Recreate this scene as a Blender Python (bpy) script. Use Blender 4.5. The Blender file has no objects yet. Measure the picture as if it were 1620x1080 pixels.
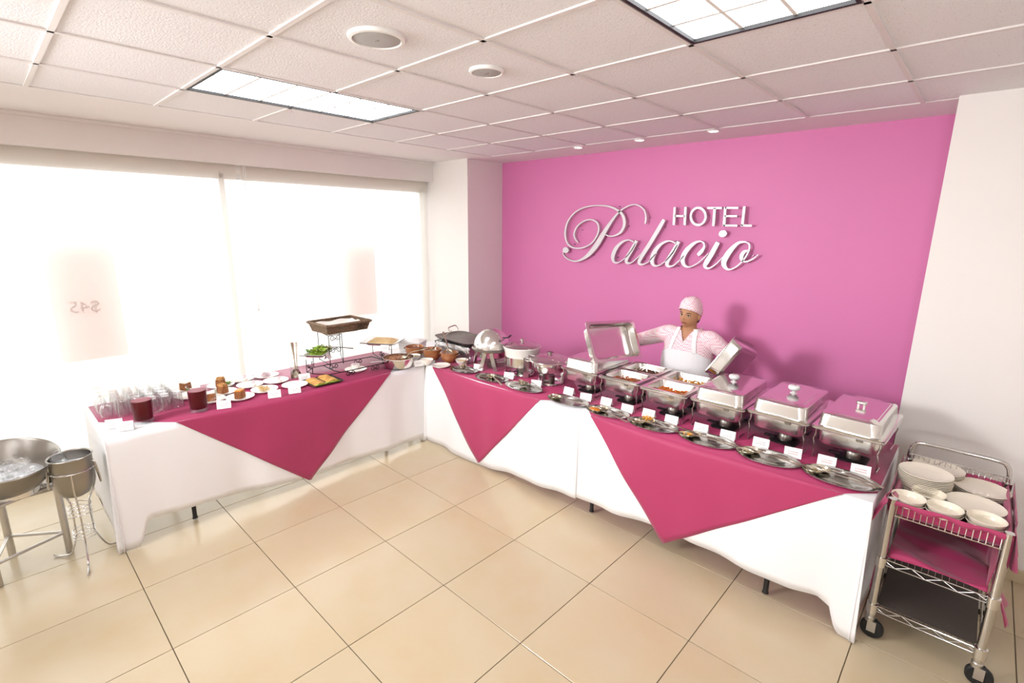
import bpy, bmesh, math, random
from mathutils import Vector, Matrix, Euler
random.seed(7)
PI = math.pi
S = bpy.context.scene
COL = S.collection

# ---------------------------------------------------------------- camera
FPX, YAW, PITCH, ROLL = 792.98, 0.753006, 0.222961, 0.010196
CAM = Vector((3.79751, -0.37519, 2.01812))
_f = Vector((-math.sin(YAW) * math.cos(PITCH), math.cos(YAW) * math.cos(PITCH), -math.sin(PITCH)))
_r0 = Vector((math.cos(YAW), math.sin(YAW), 0))
_u0 = _r0.cross(_f)
_r = math.cos(ROLL) * _r0 + math.sin(ROLL) * _u0
_u = -math.sin(ROLL) * _r0 + math.cos(ROLL) * _u0
cd = bpy.data.cameras.new('camera'); cam = bpy.data.objects.new('camera', cd); COL.objects.link(cam)
cd.sensor_fit = 'HORIZONTAL'; cd.sensor_width = 36; cd.lens = FPX / 1620 * 36; cd.clip_start = 0.02
cam.matrix_world = Matrix.Translation(CAM) @ Matrix((_r, _u, -_f)).transposed().to_4x4()
S.camera = cam

def at(px, py, **k):
    """the point of the place seen at a pixel, on a plane x=, y= or z= of the room"""
    d = _f + _r * ((px - 810) / FPX) - _u * ((py - 540) / FPX)
    for n, v in k.items():
        i = 'xyz'.index(n)
        return CAM + d * ((v - CAM[i]) / d[i])

# ---------------------------------------------------------------- world, lights, exposure
S.view_settings.view_transform = 'Standard'; S.view_settings.look = 'None'
S.view_settings.gamma = 1; S.view_settings.use_curve_mapping = False
S.view_settings.exposure = 0.52
wd = bpy.data.worlds.new('overcast sky'); S.world = wd; wd.use_nodes = True
wd.node_tree.nodes['Background'].inputs[0].default_value = (0.97, 0.98, 1.0, 1)
wd.node_tree.nodes['Background'].inputs[1].default_value = 3.2
try:
    S.cycles.max_bounces = 10; S.cycles.transparent_max_bounces = 24; S.cycles.caustics_reflective = False; S.cycles.caustics_refractive = False
    S.cycles.sample_clamp_indirect = 6
except Exception: pass

def area(name, loc, target, sx, sy, power, color=(1, 1, 1), portal=False):
    l = bpy.data.lights.new(name, 'AREA'); l.shape = 'RECTANGLE'; l.size = sx; l.size_y = sy; l.energy = power; l.color = color
    if portal: l.cycles.is_portal = True
    o = bpy.data.objects.new(name, l); COL.objects.link(o); o.location = loc
    o.rotation_euler = (Vector(target) - Vector(loc)).to_track_quat('-Z', 'Y').to_euler()
    return o
XW, YB, YN, XR, XE, HC = -1.22, 4.12, 3.56, 3.53, 5.4, 2.765       # window wall, pink wall, pillar fronts, right pillar edge, east wall, ceiling
YS = -4.2                                                              # south wall behind the camera
area('window daylight', (XW - .30, 0.0, 1.3), (0, 0.0, 1.3), 7.4, 2.5, 1, portal=True)
sb = area('photographer softbox', (0.55, -1.9, 2.45), (2.3, 3.8, 1.35), 0.9, 0.9, 38, (0.97, 0.97, 1.0)); sb.data.spread = math.radians(95)
area('flash bounced off the ceiling', (4.3, -1.7, 1.7), (4.2, -1.0, 2.765), 0.5, 0.5, 42, (0.96, 0.97, 1.0))

# ---------------------------------------------------------------- materials
def lin(c):
    return tuple(((x / 255) / 12.92 if x <= 10 else (((x / 255) + .055) / 1.055) ** 2.4) for x in c) + (1,)
MATS = {}
def pm(name, rgb, rough=.5, metal=0, var=0, vs=8, bump=0, bs=60, coat=0, spec=.5, trans=0, rnd=0, rgb2=None, thr=None, sheen=0, ior=None, coords='Object'):
    m = bpy.data.materials.new(name); m.use_nodes = True; nt = m.node_tree; b = nt.nodes['Principled BSDF']
    b.inputs['Base Color'].default_value = lin(rgb); b.inputs['Roughness'].default_value = rough; b.inputs['Metallic'].default_value = metal
    b.inputs['Specular IOR Level'].default_value = spec; b.inputs['Coat Weight'].default_value = coat
    b.inputs['Transmission Weight'].default_value = trans; b.inputs['Sheen Weight'].default_value = sheen
    if ior: b.inputs['IOR'].default_value = ior
    N = nt.nodes.new; L = nt.links.new
    tc = N('ShaderNodeTexCoord')
    if coords == 'World':
        g = N('ShaderNodeNewGeometry'); co = g.outputs['Position']
    else: co = tc.outputs[coords]
    col = None
    if rgb2:
        n = N('ShaderNodeTexNoise'); n.inputs['Scale'].default_value = vs; n.inputs['Detail'].default_value = 6; L(co, n.inputs['Vector'])
        r = N('ShaderNodeValToRGB'); a, c = thr or (.35, .65)
        r.color_ramp.elements[0].position = a; r.color_ramp.elements[0].color = lin(rgb)
        r.color_ramp.elements[1].position = c; r.color_ramp.elements[1].color = lin(rgb2)
        L(n.outputs['Fac'], r.inputs['Fac']); col = r.outputs['Color']
    if var or rnd:
        hs = N('ShaderNodeHueSaturation')
        if col: L(col, hs.inputs['Color'])
        else: hs.inputs['Color'].default_value = lin(rgb)
        v = None
        if var:
            n = N('ShaderNodeTexNoise'); n.inputs['Scale'].default_value = vs; n.inputs['Detail'].default_value = 5; L(co, n.inputs['Vector'])
            mr = N('ShaderNodeMapRange'); mr.inputs['From Min'].default_value = .3; mr.inputs['From Max'].default_value = .7
            mr.inputs['To Min'].default_value = 1 - var; mr.inputs['To Max'].default_value = 1 + var; L(n.outputs['Fac'], mr.inputs['Value']); v = mr.outputs['Result']
        if rnd:
            oi = N('ShaderNodeObjectInfo'); mr = N('ShaderNodeMapRange'); mr.inputs['To Min'].default_value = 1 - rnd; mr.inputs['To Max'].default_value = 1 + rnd
            L(oi.outputs['Random'], mr.inputs['Value'])
            if v:
                mu = N('ShaderNodeMath'); mu.operation = 'MULTIPLY'; L(v, mu.inputs[0]); L(mr.outputs['Result'], mu.inputs[1]); v = mu.outputs[0]
            else: v = mr.outputs['Result']
        L(v, hs.inputs['Value']); col = hs.outputs['Color']
    if col: L(col, b.inputs['Base Color'])
    if bump:
        n = N('ShaderNodeTexNoise'); n.inputs['Scale'].default_value = bs; n.inputs['Detail'].default_value = 4; L(co, n.inputs['Vector'])
        bp = N('ShaderNodeBump'); bp.inputs['Strength'].default_value = bump; bp.inputs['Distance'].default_value = .01
        L(n.outputs['Fac'], bp.inputs['Height']); L(bp.outputs['Normal'], b.inputs['Normal'])
    MATS[name] = m
    return m
def emit(name, rgb, strength):
    m = bpy.data.materials.new(name); m.use_nodes = True; b = m.node_tree.nodes['Principled BSDF']
    b.inputs['Base Color'].default_value = (0.8, .8, .8, 1); b.inputs['Emission Color'].default_value = lin(rgb); b.inputs['Emission Strength'].default_value = strength
    MATS[name] = m; return m
def thin_glass(name, tint=(1, 1, 1), refl=.16, rough=.02):
    m = bpy.data.materials.new(name); m.use_nodes = True; nt = m.node_tree; nt.nodes.clear(); N = nt.nodes.new; L = nt.links.new
    o = N('ShaderNodeOutputMaterial'); mx = N('ShaderNodeMixShader'); t = N('ShaderNodeBsdfTransparent'); g = N('ShaderNodeBsdfGlossy')
    t.inputs['Color'].default_value = tuple(tint) + (1,); g.inputs['Roughness'].default_value = rough
    lw = N('ShaderNodeLayerWeight'); lw.inputs['Blend'].default_value = .35
    mr = N('ShaderNodeMapRange'); mr.inputs['To Min'].default_value = refl * .3; mr.inputs['To Max'].default_value = min(1, refl * 4)
    L(lw.outputs['Facing'], mr.inputs['Value']); L(mr.outputs['Result'], mx.inputs['Fac'])
    L(t.outputs[0], mx.inputs[1]); L(g.outputs[0], mx.inputs[2]); L(mx.outputs[0], o.inputs['Surface'])
    MATS[name] = m; return m

pm('grout', (112, 98, 80), .9)
pm('floor_tile', (201, 186, 157), .22, var=.05, vs=3.2, rnd=.03, rgb2=(189, 170, 137), thr=(.3, .75), bump=.02, bs=30, coords='World')
pm('pink_paint', (213, 120, 173), .55, var=.015, vs=1.5, bump=.03, bs=90)
pm('white_paint', (234, 229, 225), .6, var=.01, vs=2, bump=.02, bs=80)
pm('plaster', (234, 229, 228), .7, bump=.02, bs=60)
pm('tbar', (226, 221, 219), .6)
pm('ceiling_tile', (235, 233, 235), .9, rgb2=(186, 174, 168), vs=130, thr=(.62, .70), bump=.25, bs=120, rnd=.012, coords='World')
pm('black_gap', (20, 18, 18), .6)
emit('light_panel', (248, 250, 255), 6.5)
emit('bulb', (255, 246, 232), 14.0)
pm('panel_bar', (236, 232, 226), .6)
pm('speaker_grey', (176, 174, 172), .6, bump=.3, bs=900)
pm('white_plastic', (236, 234, 231), .4)
pm('aluminium', (228, 228, 228), .35, metal=.4)
pm('brushed_letter', (206, 201, 204), .42, metal=.35)
pm('letter_side', (150, 140, 142), .4, metal=.8)
pm('white_cloth', (238, 237, 238), .85, bump=.05, bs=500, sheen=.2)
pm('magenta_cloth', (168, 43, 92), .58, var=.03, vs=5, bump=.06, bs=400, sheen=.3)
pm('steel', (226, 224, 220), .17, metal=1)
pm('steel_brushed', (196, 193, 188), .28, metal=1, var=.03, vs=14)
pm('steel_dark', (150, 146, 138), .3, metal=1)
pm('steel_bowl', (158, 153, 146), .3, metal=1, var=.03, vs=14)  # base colour darkened to stand in for the dark room the bowl reflects
pm('chrome', (205, 203, 200), .1, metal=1)
pm('iron', (26, 22, 24), .45, metal=.5)
pm('black_plastic', (24, 23, 24), .4)
pm('rubber', (22, 22, 23), .6)
pm('porcelain', (243, 239, 231), .12, coat=.4)
pm('cream_china', (236, 227, 208), .15, coat=.4)
pm('clay', (164, 104, 64), .22, var=.1, vs=12, coat=.4)
pm('clay_dark', (120, 62, 34), .22, var=.1, vs=12, coat=.4)
pm('hibiscus', (84, 2, 16), .3, spec=.1)
pm('spoon_steel', (200, 192, 172), .2, metal=1)  # golden tone of reflections in the spoon bowls, put into the base colour
pm('steel_tray', (176, 174, 170), .2, metal=1)
pm('steel_pan', (240, 238, 235), .26, metal=1)
pm('foam', (150, 74, 88), .5)
pm('card', (246, 245, 242), .7)
pm('wood_table', (170, 160, 146), .5)
pm('wicker', (84, 65, 50), .8, rgb2=(158, 132, 104), vs=150, thr=(.38, .64), bump=.5, bs=80)
pm('foil', (240, 240, 242), .3, metal=1, bump=1.0, bs=22)
pm('griddle', (120, 112, 108), .42, metal=.8, var=.15, vs=7)
pm('cake', (128, 74, 40), .8, rgb2=(166, 108, 62), vs=60, bump=.5, bs=90)
pm('icing', (250, 240, 226), .35)
pm('caramel', (226, 140, 46), .3)
pm('nuts', (190, 138, 78), .7, var=.25, vs=70, bump=.6, bs=80)
pm('mint', (120, 168, 62), .6)
pm('lettuce', (136, 176, 48), .6, rgb2=(190, 210, 96), vs=22, bump=.4, bs=40)
pm('lettuce_dark', (78, 128, 44), .6)
pm('tomato', (206, 70, 34), .4)
pm('onion', (214, 190, 196), .4)
pm('rice', (236, 212, 164), .8, rgb2=(222, 186, 122), vs=70, bump=.7, bs=160)
pm('tortilla', (214, 172, 92), .75, rgb2=(186, 132, 62), vs=26, bump=.4, bs=90)
pm('shredded', (196, 148, 112), .65, rgb2=(150, 96, 66), vs=80, bump=.5, bs=90)
pm('stew', (206, 110, 38), .45, rgb2=(150, 66, 22), vs=50, bump=.4, bs=70)
pm('stew_dark', (120, 72, 36), .45, rgb2=(84, 46, 24), vs=50, bump=.4, bs=70)
pm('pasta', (226, 160, 52), .45, var=.15, vs=50)
pm('carrot', (226, 126, 40), .45)
pm('salsa_red', (196, 92, 40), .25, rgb2=(166, 62, 26), vs=40)
pm('salsa_green', (166, 158, 74), .25, rgb2=(140, 130, 56), vs=40)
pm('cream_sauce', (242, 232, 212), .3)
pm('beans', (92, 54, 34), .35)
pm('napkin', (246, 240, 232), .85)
pm('skin', (190, 138, 102), .5, var=.03, vs=20)
pm('hair', (30, 20, 18), .5)
pm('eye_white', (226, 222, 216), .3)
pm('iris', (22, 14, 12), .2)
pm('lips', (150, 86, 74), .45)
pm('brow', (52, 32, 24), .8)
pm('apron', (246, 243, 243), .85, sheen=.2)
pm('trousers', (236, 226, 228), .8)
pm('shoe', (230, 226, 224), .5)
pm('mat_dark', (72, 64, 57), .75, bump=.2, bs=200)
pm('ice', (236, 240, 244), .1, coat=.3)
pm('poster', (244, 238, 236), .8, rgb2=(236, 222, 220), vs=3)
pm('poster_ink', (250, 250, 250), .8)
pm('pavement', (168, 164, 158), .9, var=.05, vs=2)
pm('facade', (232, 222, 206), .9)
thin_glass('glass', (.985, .99, .99), .15)
thin_glass('jug_glass', (.97, .98, .98), .025)
thin_glass('lid_glass', (.93, .9, .88), .22)
thin_glass('pane', (.98, .99, .99), .05)
def paper_glow(name, k):
    nt = MATS[name].node_tree; N = nt.nodes.new; b = nt.nodes['Principled BSDF']; o = nt.nodes['Material Output']; mx = N('ShaderNodeMixShader'); tr = N('ShaderNodeBsdfTranslucent')
    tr.inputs[0].default_value = lin((232, 216, 214)); mx.inputs[0].default_value = k; nt.links.new(b.outputs[0], mx.inputs[1]); nt.links.new(tr.outputs[0], mx.inputs[2]); nt.links.new(mx.outputs[0], o.inputs[0])
paper_glow('poster', .75); paper_glow('poster_ink', .9); MATS['poster_ink'].node_tree.nodes['Translucent BSDF'].inputs[0].default_value = lin((252, 250, 250))
def gingham():
    m = pm('gingham', (250, 226, 228), .85); nt = m.node_tree; N = nt.nodes.new; L = nt.links.new; b = nt.nodes['Principled BSDF']
    tc = N('ShaderNodeTexCoord'); w1 = N('ShaderNodeTexChecker'); w1.inputs['Scale'].default_value = 84
    w1.inputs[1].default_value = lin((250, 238, 238)); w1.inputs[2].default_value = lin((241, 186, 198))
    mp = N('ShaderNodeMapping'); mp.inputs['Rotation'].default_value = (.2, .1, .5)
    L(tc.outputs['Object'], mp.inputs['Vector']); L(mp.outputs[0], w1.inputs['Vector']); L(w1.outputs['Color'], b.inputs['Base Color'])
gingham()
def blindmat():
    m = bpy.data.materials.new('blind_fabric'); m.use_nodes = True; nt = m.node_tree; nt.nodes.clear(); N = nt.nodes.new; L = nt.links.new
    o = N('ShaderNodeOutputMaterial'); a = N('ShaderNodeMixShader'); b = N('ShaderNodeMixShader')
    t = N('ShaderNodeBsdfTransparent'); d = N('ShaderNodeBsdfDiffuse'); tr = N('ShaderNodeBsdfTranslucent')
    d.inputs[0].default_value = lin((240, 234, 224)); tr.inputs[0].default_value = lin((246, 240, 230))
    a.inputs[0].default_value = .5; L(d.outputs[0], a.inputs[1]); L(tr.outputs[0], a.inputs[2])
    b.inputs[0].default_value = .62; L(t.outputs[0], b.inputs[1]); L(a.outputs[0], b.inputs[2]); L(b.outputs[0], o.inputs[0]); MATS['blind_fabric'] = m
blindmat()
def cardprint(name, rgb):
    """white card stock with two short rows of small print, too small to read"""
    m = pm(name, (246, 245, 242), .7); nt = m.node_tree; N = nt.nodes.new; L = nt.links.new; b = nt.nodes['Principled BSDF']
    tc = N('ShaderNodeTexCoord'); sx = N('ShaderNodeSeparateXYZ'); L(tc.outputs['Object'], sx.inputs[0])
    def band(out, c, h):
        s = N('ShaderNodeMath'); s.operation = 'SUBTRACT'; L(out, s.inputs[0]); s.inputs[1].default_value = c
        a = N('ShaderNodeMath'); a.operation = 'ABSOLUTE'; L(s.outputs[0], a.inputs[0])
        l = N('ShaderNodeMath'); l.operation = 'LESS_THAN'; L(a.outputs[0], l.inputs[0]); l.inputs[1].default_value = h; return l.outputs[0]
    z1 = band(sx.outputs['Z'], .032, .0022); z2 = band(sx.outputs['Z'], .021, .0022); xx = band(sx.outputs['X'], 0, .026)
    ad = N('ShaderNodeMath'); ad.operation = 'MAXIMUM'; L(z1, ad.inputs[0]); L(z2, ad.inputs[1])
    mu = N('ShaderNodeMath'); mu.operation = 'MULTIPLY'; L(ad.outputs[0], mu.inputs[0]); L(xx, mu.inputs[1])
    n = N('ShaderNodeTexNoise'); n.inputs['Scale'].default_value = 420; L(tc.outputs['Object'], n.inputs['Vector'])
    g = N('ShaderNodeMath'); g.operation = 'GREATER_THAN'; L(n.outputs['Fac'], g.inputs[0]); g.inputs[1].default_value = .46
    m2 = N('ShaderNodeMath'); m2.operation = 'MULTIPLY'; L(mu.outputs[0], m2.inputs[0]); L(g.outputs[0], m2.inputs[1])
    mx = N('ShaderNodeMix'); mx.data_type = 'RGBA'; L(m2.outputs[0], mx.inputs['Factor'])
    mx.inputs['A'].default_value = lin((246, 245, 242)); mx.inputs['B'].default_value = lin(rgb); L(mx.outputs['Result'], b.inputs['Base Color'])
cardprint('card_print', (176, 170, 170)); cardprint('card_print_red', (206, 150, 150))

# ---------------------------------------------------------------- mesh helpers
def rr(w, d, r, z, cx=0, cy=0, n=5):
    """rounded rectangle loop"""
    r = max(1e-4, min(r, w / 2 - 1e-4, d / 2 - 1e-4)); out = []
    for (sx, sy, a0) in ((1, 1, 0), (-1, 1, 90), (-1, -1, 180), (1, -1, 270)):
        for k in range(n + 1):
            a = math.radians(a0 + 90 * k / n)
            out.append((cx + sx * (w / 2 - r) + r * math.cos(a), cy + sy * (d / 2 - r) + r * math.sin(a), z))
    return out
def el(a, b, z, n=28, cx=0, cy=0):
    return [(cx + a * math.cos(2 * PI * k / n), cy + b * math.sin(2 * PI * k / n), z) for k in range(n)]
def cat(pts, n=6, closed=False):
    """Catmull-Rom through tuples of any length"""
    out = []; m = len(pts); g = lambda i: pts[i % m] if closed else pts[max(0, min(m - 1, i))]
    for i in range(m if closed else m - 1):
        a, b, c, d = g(i - 1), g(i), g(i + 1), g(i + 2)
        for k in range(n):
            t = k / n
            out.append(tuple(.5 * (2 * q + (r - p) * t + (2 * p - 5 * q + 4 * r - s) * t * t + (3 * q - p - 3 * r + s) * t ** 3) for p, q, r, s in zip(a, b, c, d)))
    if not closed: out.append(tuple(pts[-1]))
    return out
class M:
    def __init__(s): s.v = []; s.f = []
    def add(s, vs, fs, mat=None):
        o = len(s.v); s.v += [tuple(mat @ Vector(p)) if mat else tuple(p) for p in vs]; s.f += [tuple(i + o for i in f) for f in fs]; return s
    def loft(s, loops, cap0=True, cap1=True, mat=None, close=True):
        n = len(loops[0]); vs = [p for l in loops for p in l]; fs = []
        for j in range(len(loops) - 1):
            for i in range(n if close else n - 1):
                a = j * n + i; b = j * n + (i + 1) % n
                fs.append((a, b, b + n, a + n))
        if cap0: fs.append(tuple(range(n - 1, -1, -1)))
        if cap1: fs.append(tuple(range((len(loops) - 1) * n, len(loops) * n)))
        return s.add(vs, fs, mat)
    def lathe(s, prof, n=24, c=(0, 0, 0), cap0=True, cap1=True, mat=None):
        return s.loft([[(c[0] + r * math.cos(2 * PI * k / n), c[1] + r * math.sin(2 * PI * k / n), c[2] + z) for k in range(n)] for r, z in prof], cap0 and prof[0][0] > 1e-6, cap1 and prof[-1][0] > 1e-6, mat)
    def box(s, cx, cy, cz, sx, sy, sz, mat=None, b=0):
        x, y, z = sx / 2, sy / 2, sz / 2
        if b:
            L = [rr(sx - 2 * b, sy - 2 * b, b * .5, cz - z, cx, cy, 1), rr(sx, sy, b, cz - z + b, cx, cy, 1), rr(sx, sy, b, cz + z - b, cx, cy, 1), rr(sx - 2 * b, sy - 2 * b, b * .5, cz + z, cx, cy, 1)]
            return s.loft(L, mat=mat)
        return s.add([(cx + i * x, cy + j * y, cz + k * z) for k in (-1, 1) for j in (-1, 1) for i in (-1, 1)],
                     [(0, 2, 3, 1), (4, 5, 7, 6), (0, 1, 5, 4), (2, 6, 7, 3), (0, 4, 6, 2), (1, 3, 7, 5)], mat)
    def tube(s, path, r, n=8, closed=False, mat=None, flat=None):
        P = [Vector(p[:3]) for p in path]; R = r if isinstance(r, (list, tuple)) else [r] * len(P); m = len(P)
        loops = []; up = None
        for i in range(m):
            a = P[(i - 1) % m] if (closed or i) else P[0]; b = P[(i + 1) % m] if (closed or i < m - 1) else P[-1]
            t = (b - a)
            t = t.normalized() if t.length > 1e-9 else Vector((0, 0, 1))
            if up is None: up = Vector((0, 0, 1)) if abs(t.z) < .9 else Vector((1, 0, 0))
            x = t.cross(up)
            if x.length < 1e-6: x = t.cross(Vector((0, 1, 0)))
            x.normalize(); y = x.cross(t).normalized(); up = y
            fl = flat or 1
            loops.append([tuple(P[i] + x * (R[i] * math.cos(2 * PI * k / n)) + y * (R[i] * fl * math.sin(2 * PI * k / n))) for k in range(n)])
        if closed: loops.append(loops[0])
        return s.loft(loops, not closed, not closed, mat)
    def ball(s, c, rx, ry=None, rz=None, n=16, m=10, mat=None):
        ry = ry or rx; rz = rz or rx
        return s.loft([[(c[0] + rx * math.sin(PI * j / m) * math.cos(2 * PI * k / n), c[1] + ry * math.sin(PI * j / m) * math.sin(2 * PI * k / n), c[2] - rz * math.cos(PI * j / m)) for k in range(n)] for j in [0.06] + list(range(1, m)) + [m - .06]], mat=mat)
    def mesh(s, name, mat, smooth=38):
        me = bpy.data.meshes.new(name); me.from_pydata(s.v, [], s.f); me.validate(verbose=False)
        bm = bmesh.new(); bm.from_mesh(me); bmesh.ops.recalc_face_normals(bm, faces=bm.faces); bm.to_mesh(me); bm.free()
        if smooth:
            for p in me.polygons: p.use_smooth = True
            me.set_sharp_from_angle(angle=math.radians(smooth))
        me.materials.append(MATS[mat] if isinstance(mat, str) else mat)
        return me
    def obj(s, name, mat, parent=None, loc=None, rot=None, smooth=38):
        return link(name, s.mesh(name, mat, smooth), parent, loc, rot)
def link(name, data, parent=None, loc=None, rot=None):
    o = bpy.data.objects.new(name, data); COL.objects.link(o)
    if parent: o.parent = parent
    if loc is not None: o.location = loc
    if rot is not None: o.rotation_euler = rot
    return o
def tag(o, label, cat_, group=None, kind=None):
    o['label'] = label
    if cat_: o['category'] = cat_
    if group: o['group'] = group
    if kind: o['kind'] = kind
    return o
def thing(name, label, cat_, loc=(0, 0, 0), rz=0, group=None):
    o = link(name, None, None, loc, (0, 0, rz)); o.empty_display_size = .05
    return tag(o, label, cat_, group)
def struct(o, label=None, cat_=None):
    o['kind'] = 'structure'
    if label: o['label'] = label
    if cat_: o['category'] = cat_
    return o
def ctree(o, parent=None):
    c = o.copy(); COL.objects.link(c); c.parent = parent
    for ch in list(o.children): ctree(ch, c)
    return c
def basis(c, X, Y, N):
    m = Matrix((Vector(X).normalized(), Vector(Y).normalized(), Vector(N).normalized())).transposed().to_4x4(); return Matrix.Translation(c) @ m
ORD = ['first', 'second', 'third', 'fourth', 'fifth', 'sixth', 'seventh', 'eighth', 'ninth', 'tenth', 'eleventh', 'twelfth', 'thirteenth', 'fourteenth', 'fifteenth', 'sixteenth']
# ================================================================ the setting
fl = struct(M().box((XW - .3 + XE) / 2, (YS + YB + .2) / 2, -.056, XE - XW + .4, YB - YS + .3, .1).obj('floor', 'grout', smooth=0), 'beige ceramic tile floor with thin dark joints', 'floor')
tm = M().box(0, 0, -.003, .596, .596, .006, b=.0015).mesh('floor_tile', 'floor_tile', 0)
for j in range(-2, 9):
    for i in range(-7, 7):
        link('floor_tile', tm, fl, (j * .6 + .3, i * .6 + .3, 0))
cl = M()
cl.box((XW - .4 + XE) / 2, (YS + YB) / 2 + .1, HC + .10, XE - XW + .5, YB - YS + .5, .1)
ce = struct(cl.obj('ceiling', 'plaster', smooth=0), 'suspended ceiling of speckled square tiles with plain plaster borders', 'ceiling')
GX, GY, GP = 2.7559, 3.0263, .61
x0 = GX - 5 * GP
M().box((XW - .4 + x0) / 2, (YS + YB) / 2, HC + .025, x0 - XW + .4, YB - YS + .3, .05).obj('border_strip', 'plaster', ce, smooth=0)
M().box((x0 + XE) / 2, (GY + GP + YB + .2) / 2, HC + .0255, XE - x0, YB + .2 - GY - GP, .053).obj('border_strip', 'plaster', ce, smooth=0)
LIGHTS = [(-4, -4), (0, -4), (-4, -9), (0, -9), (-2, -11)]           # each two tiles long in y
lit = {(p, q + k) for p, q in LIGHTS for k in (0, 1)}
ctm = M().box(0, 0, .010, GP - .016, GP - .016, .012, b=.003).mesh('ceiling_tile', 'ceiling_tile', 0)
for p in range(-5, 5):
    for q in range(-12, 1):
        cx, cy = GX + (p + .5) * GP, GY + (q + .5) * GP
        if (p, q) in lit or cx > XE - .2 or cy < YS: continue
        link('ceiling_tile', ctm, ce, (cx, cy, HC))
def spans(lo, hi, cuts):
    out = []; s = lo
    for a, c in sorted(cuts):
        if a > s: out.append((s, a))
        s = max(s, c)
    if s < hi: out.append((s, hi))
    return out
for p in range(-4, 5):
    x = GX + p * GP
    if x < XE: M().box(x, (YS + GY + GP) / 2, HC + .004, .022, GY + GP - YS, .014).obj('ceiling_bar', 'tbar', ce, smooth=0)
for q in range(-11, 1):
    for s, e in spans(x0, XE, [(GX + lp * GP + .011, GX + (lp + 1) * GP - .011) for lp, lq in LIGHTS if q == lq + 1]):
        M().box((s + e) / 2, GY + q * GP, HC + .0035, e - s, .022, .013).obj('ceiling_bar', 'tbar', ce, smooth=0)
lt = thing('ceiling_light', '', 'ceiling light')
m = M()
for s in (-1, 1):
    m.box(s * (GP / 2 - .016), 0, .006, .02, 2 * GP - .012, .018); m.box(0, s * (GP - .016), .006, GP - .012, .02, .018)
m.obj('frame', 'black_gap', lt, smooth=0)
M().box(0, 0, .014, GP - .05, 2 * GP - .05, .006).obj('diffuser', 'light_panel', lt, smooth=0)
for k in (-1, 1): M().box(k * (GP - .05) / 6, 0, .0085, .014, 2 * GP - .05, .003).obj('louver_bar', 'panel_bar', lt, smooth=0)
for k in range(-2, 3): M().box(0, k * (2 * GP - .05) / 6, .0085, GP - .05, .014, .003).obj('louver_bar', 'panel_bar', lt, smooth=0)
for n, (p, q) in enumerate(LIGHTS):
    o = lt if n == 0 else ctree(lt)
    o.location = (GX + (p + .5) * GP, GY + (q + 1) * GP, HC)
    o['label'] = ['long glowing ceiling light panel nearest the window blinds', 'glowing ceiling light panel cut by the top edge of the picture', 'ceiling light panel behind the camera on the window side', 'ceiling light panel behind the camera on the far side', 'ceiling light panel beside the rear wall'][n]
    o['group'] = 'fluorescent ceiling panels'
def speaker(label, x, y, r):
    t = thing('ceiling_speaker', label, 'ceiling speaker', (x, y, HC), group='round ceiling speakers')
    M().lathe([(r, .004), (r, -.004), (r * .97, -.010), (r * .86, -.012), (r * .82, -.006), (r * .82, .004)], 40).obj('trim_ring', 'white_plastic', t)
    g = M().lathe([(.001, -.012), (r * .4, -.0115), (r * .78, -.009), (r * .84, -.005)], 40).obj('grille', 'speaker_grey', t)
    M().box(0, .0, -.0125, .026, .006, .002).obj('badge', 'steel_dark', g, smooth=0)
speaker('large round white ceiling speaker with grey grille', 1.843, .888, .115)
speaker('small round ceiling speaker closer to the pink wall', 1.861, 1.49, .087)
for n, x in enumerate((2.09, 1.455, .81)):
    t = thing('downlight', ['small recessed downlight shining brightest, nearest the right pillar', 'small recessed downlight in the middle of the row of three', 'small recessed downlight nearest the corner column'][n], 'downlight', (x, 3.70, HC), group='downlights above the pink wall')
    M().lathe([(.048, .002), (.05, -.003), (.044, -.009), (.034, -.006), (.032, .0015)], 28).obj('trim_ring', 'white_plastic', t)
    M().lathe([(.001, -.008), (.02, -.0075), (.032, -.003)], 20).obj('bulb', 'bulb', t)
# walls
struct(M().box((XR - .5) / 2 + .2, YB + .06, HC / 2, XR + 1.6, .12, HC + .1).obj('wall_back', 'pink_paint', smooth=0), 'magenta pink feature wall behind the buffet', 'wall')
struct(M().box(-1.05, (YN + YB) / 2, HC / 2 + .02, .9, YB - YN, HC + .04).obj('wall_corner', 'white_paint', smooth=0), 'white corner column between the window and the pink wall', 'wall')
struct(M().box((XR + XE + .4) / 2, (YN + .02 + YB) / 2, HC / 2 + .02, XE + .4 - XR, YB - YN - .02, HC + .04).obj('wall_right', 'white_paint', smooth=0), 'white pillar wall at the right of the pink wall', 'wall')
struct(M().box(XE + .06, 0, HC / 2, .12, YB - YS + .6, HC + .1).obj('wall_east', 'white_paint', smooth=0), 'plain white side wall of the room', 'wall')
struct(M().box(2, YS - .06, HC / 2, XE - XW + 1.2, .12, HC + .1).obj('wall_rear', 'white_paint', smooth=0), 'plain white rear wall of the room', 'wall')
struct(M().box(XW - .04, (YS + YN) / 2, (2.545 + HC) / 2 + .02, .08, YN - YS, HC - 2.545 + .04).obj('wall_left', 'white_paint', smooth=0), 'white header wall above the window blinds', 'wall')
struct(M().box(XW + .012, (YS + YN) / 2, HC - .012, .024, YN - YS, .028, b=.004).obj('trim_1', 'white_paint', smooth=0), 'thin white trim where the header meets the ceiling', 'trim')
struct(M().box((XR + XE) / 2 + .05, YN + .012, .04, XE - XR + .1, .016, .08, b=.002).obj('baseboard_right', 'floor_tile', smooth=0), 'beige tile baseboard along the right pillar', 'baseboard')
XG = XW - .20
lintel = struct(M().box(XG, (YS + YN) / 2, 2.72, .14, YN - YS, .50).obj('wall_lintel', 'white_paint', smooth=0), 'white lintel above the window glass', 'wall')
MUL = (3.50, 1.40, -.85, -3.10)
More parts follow.
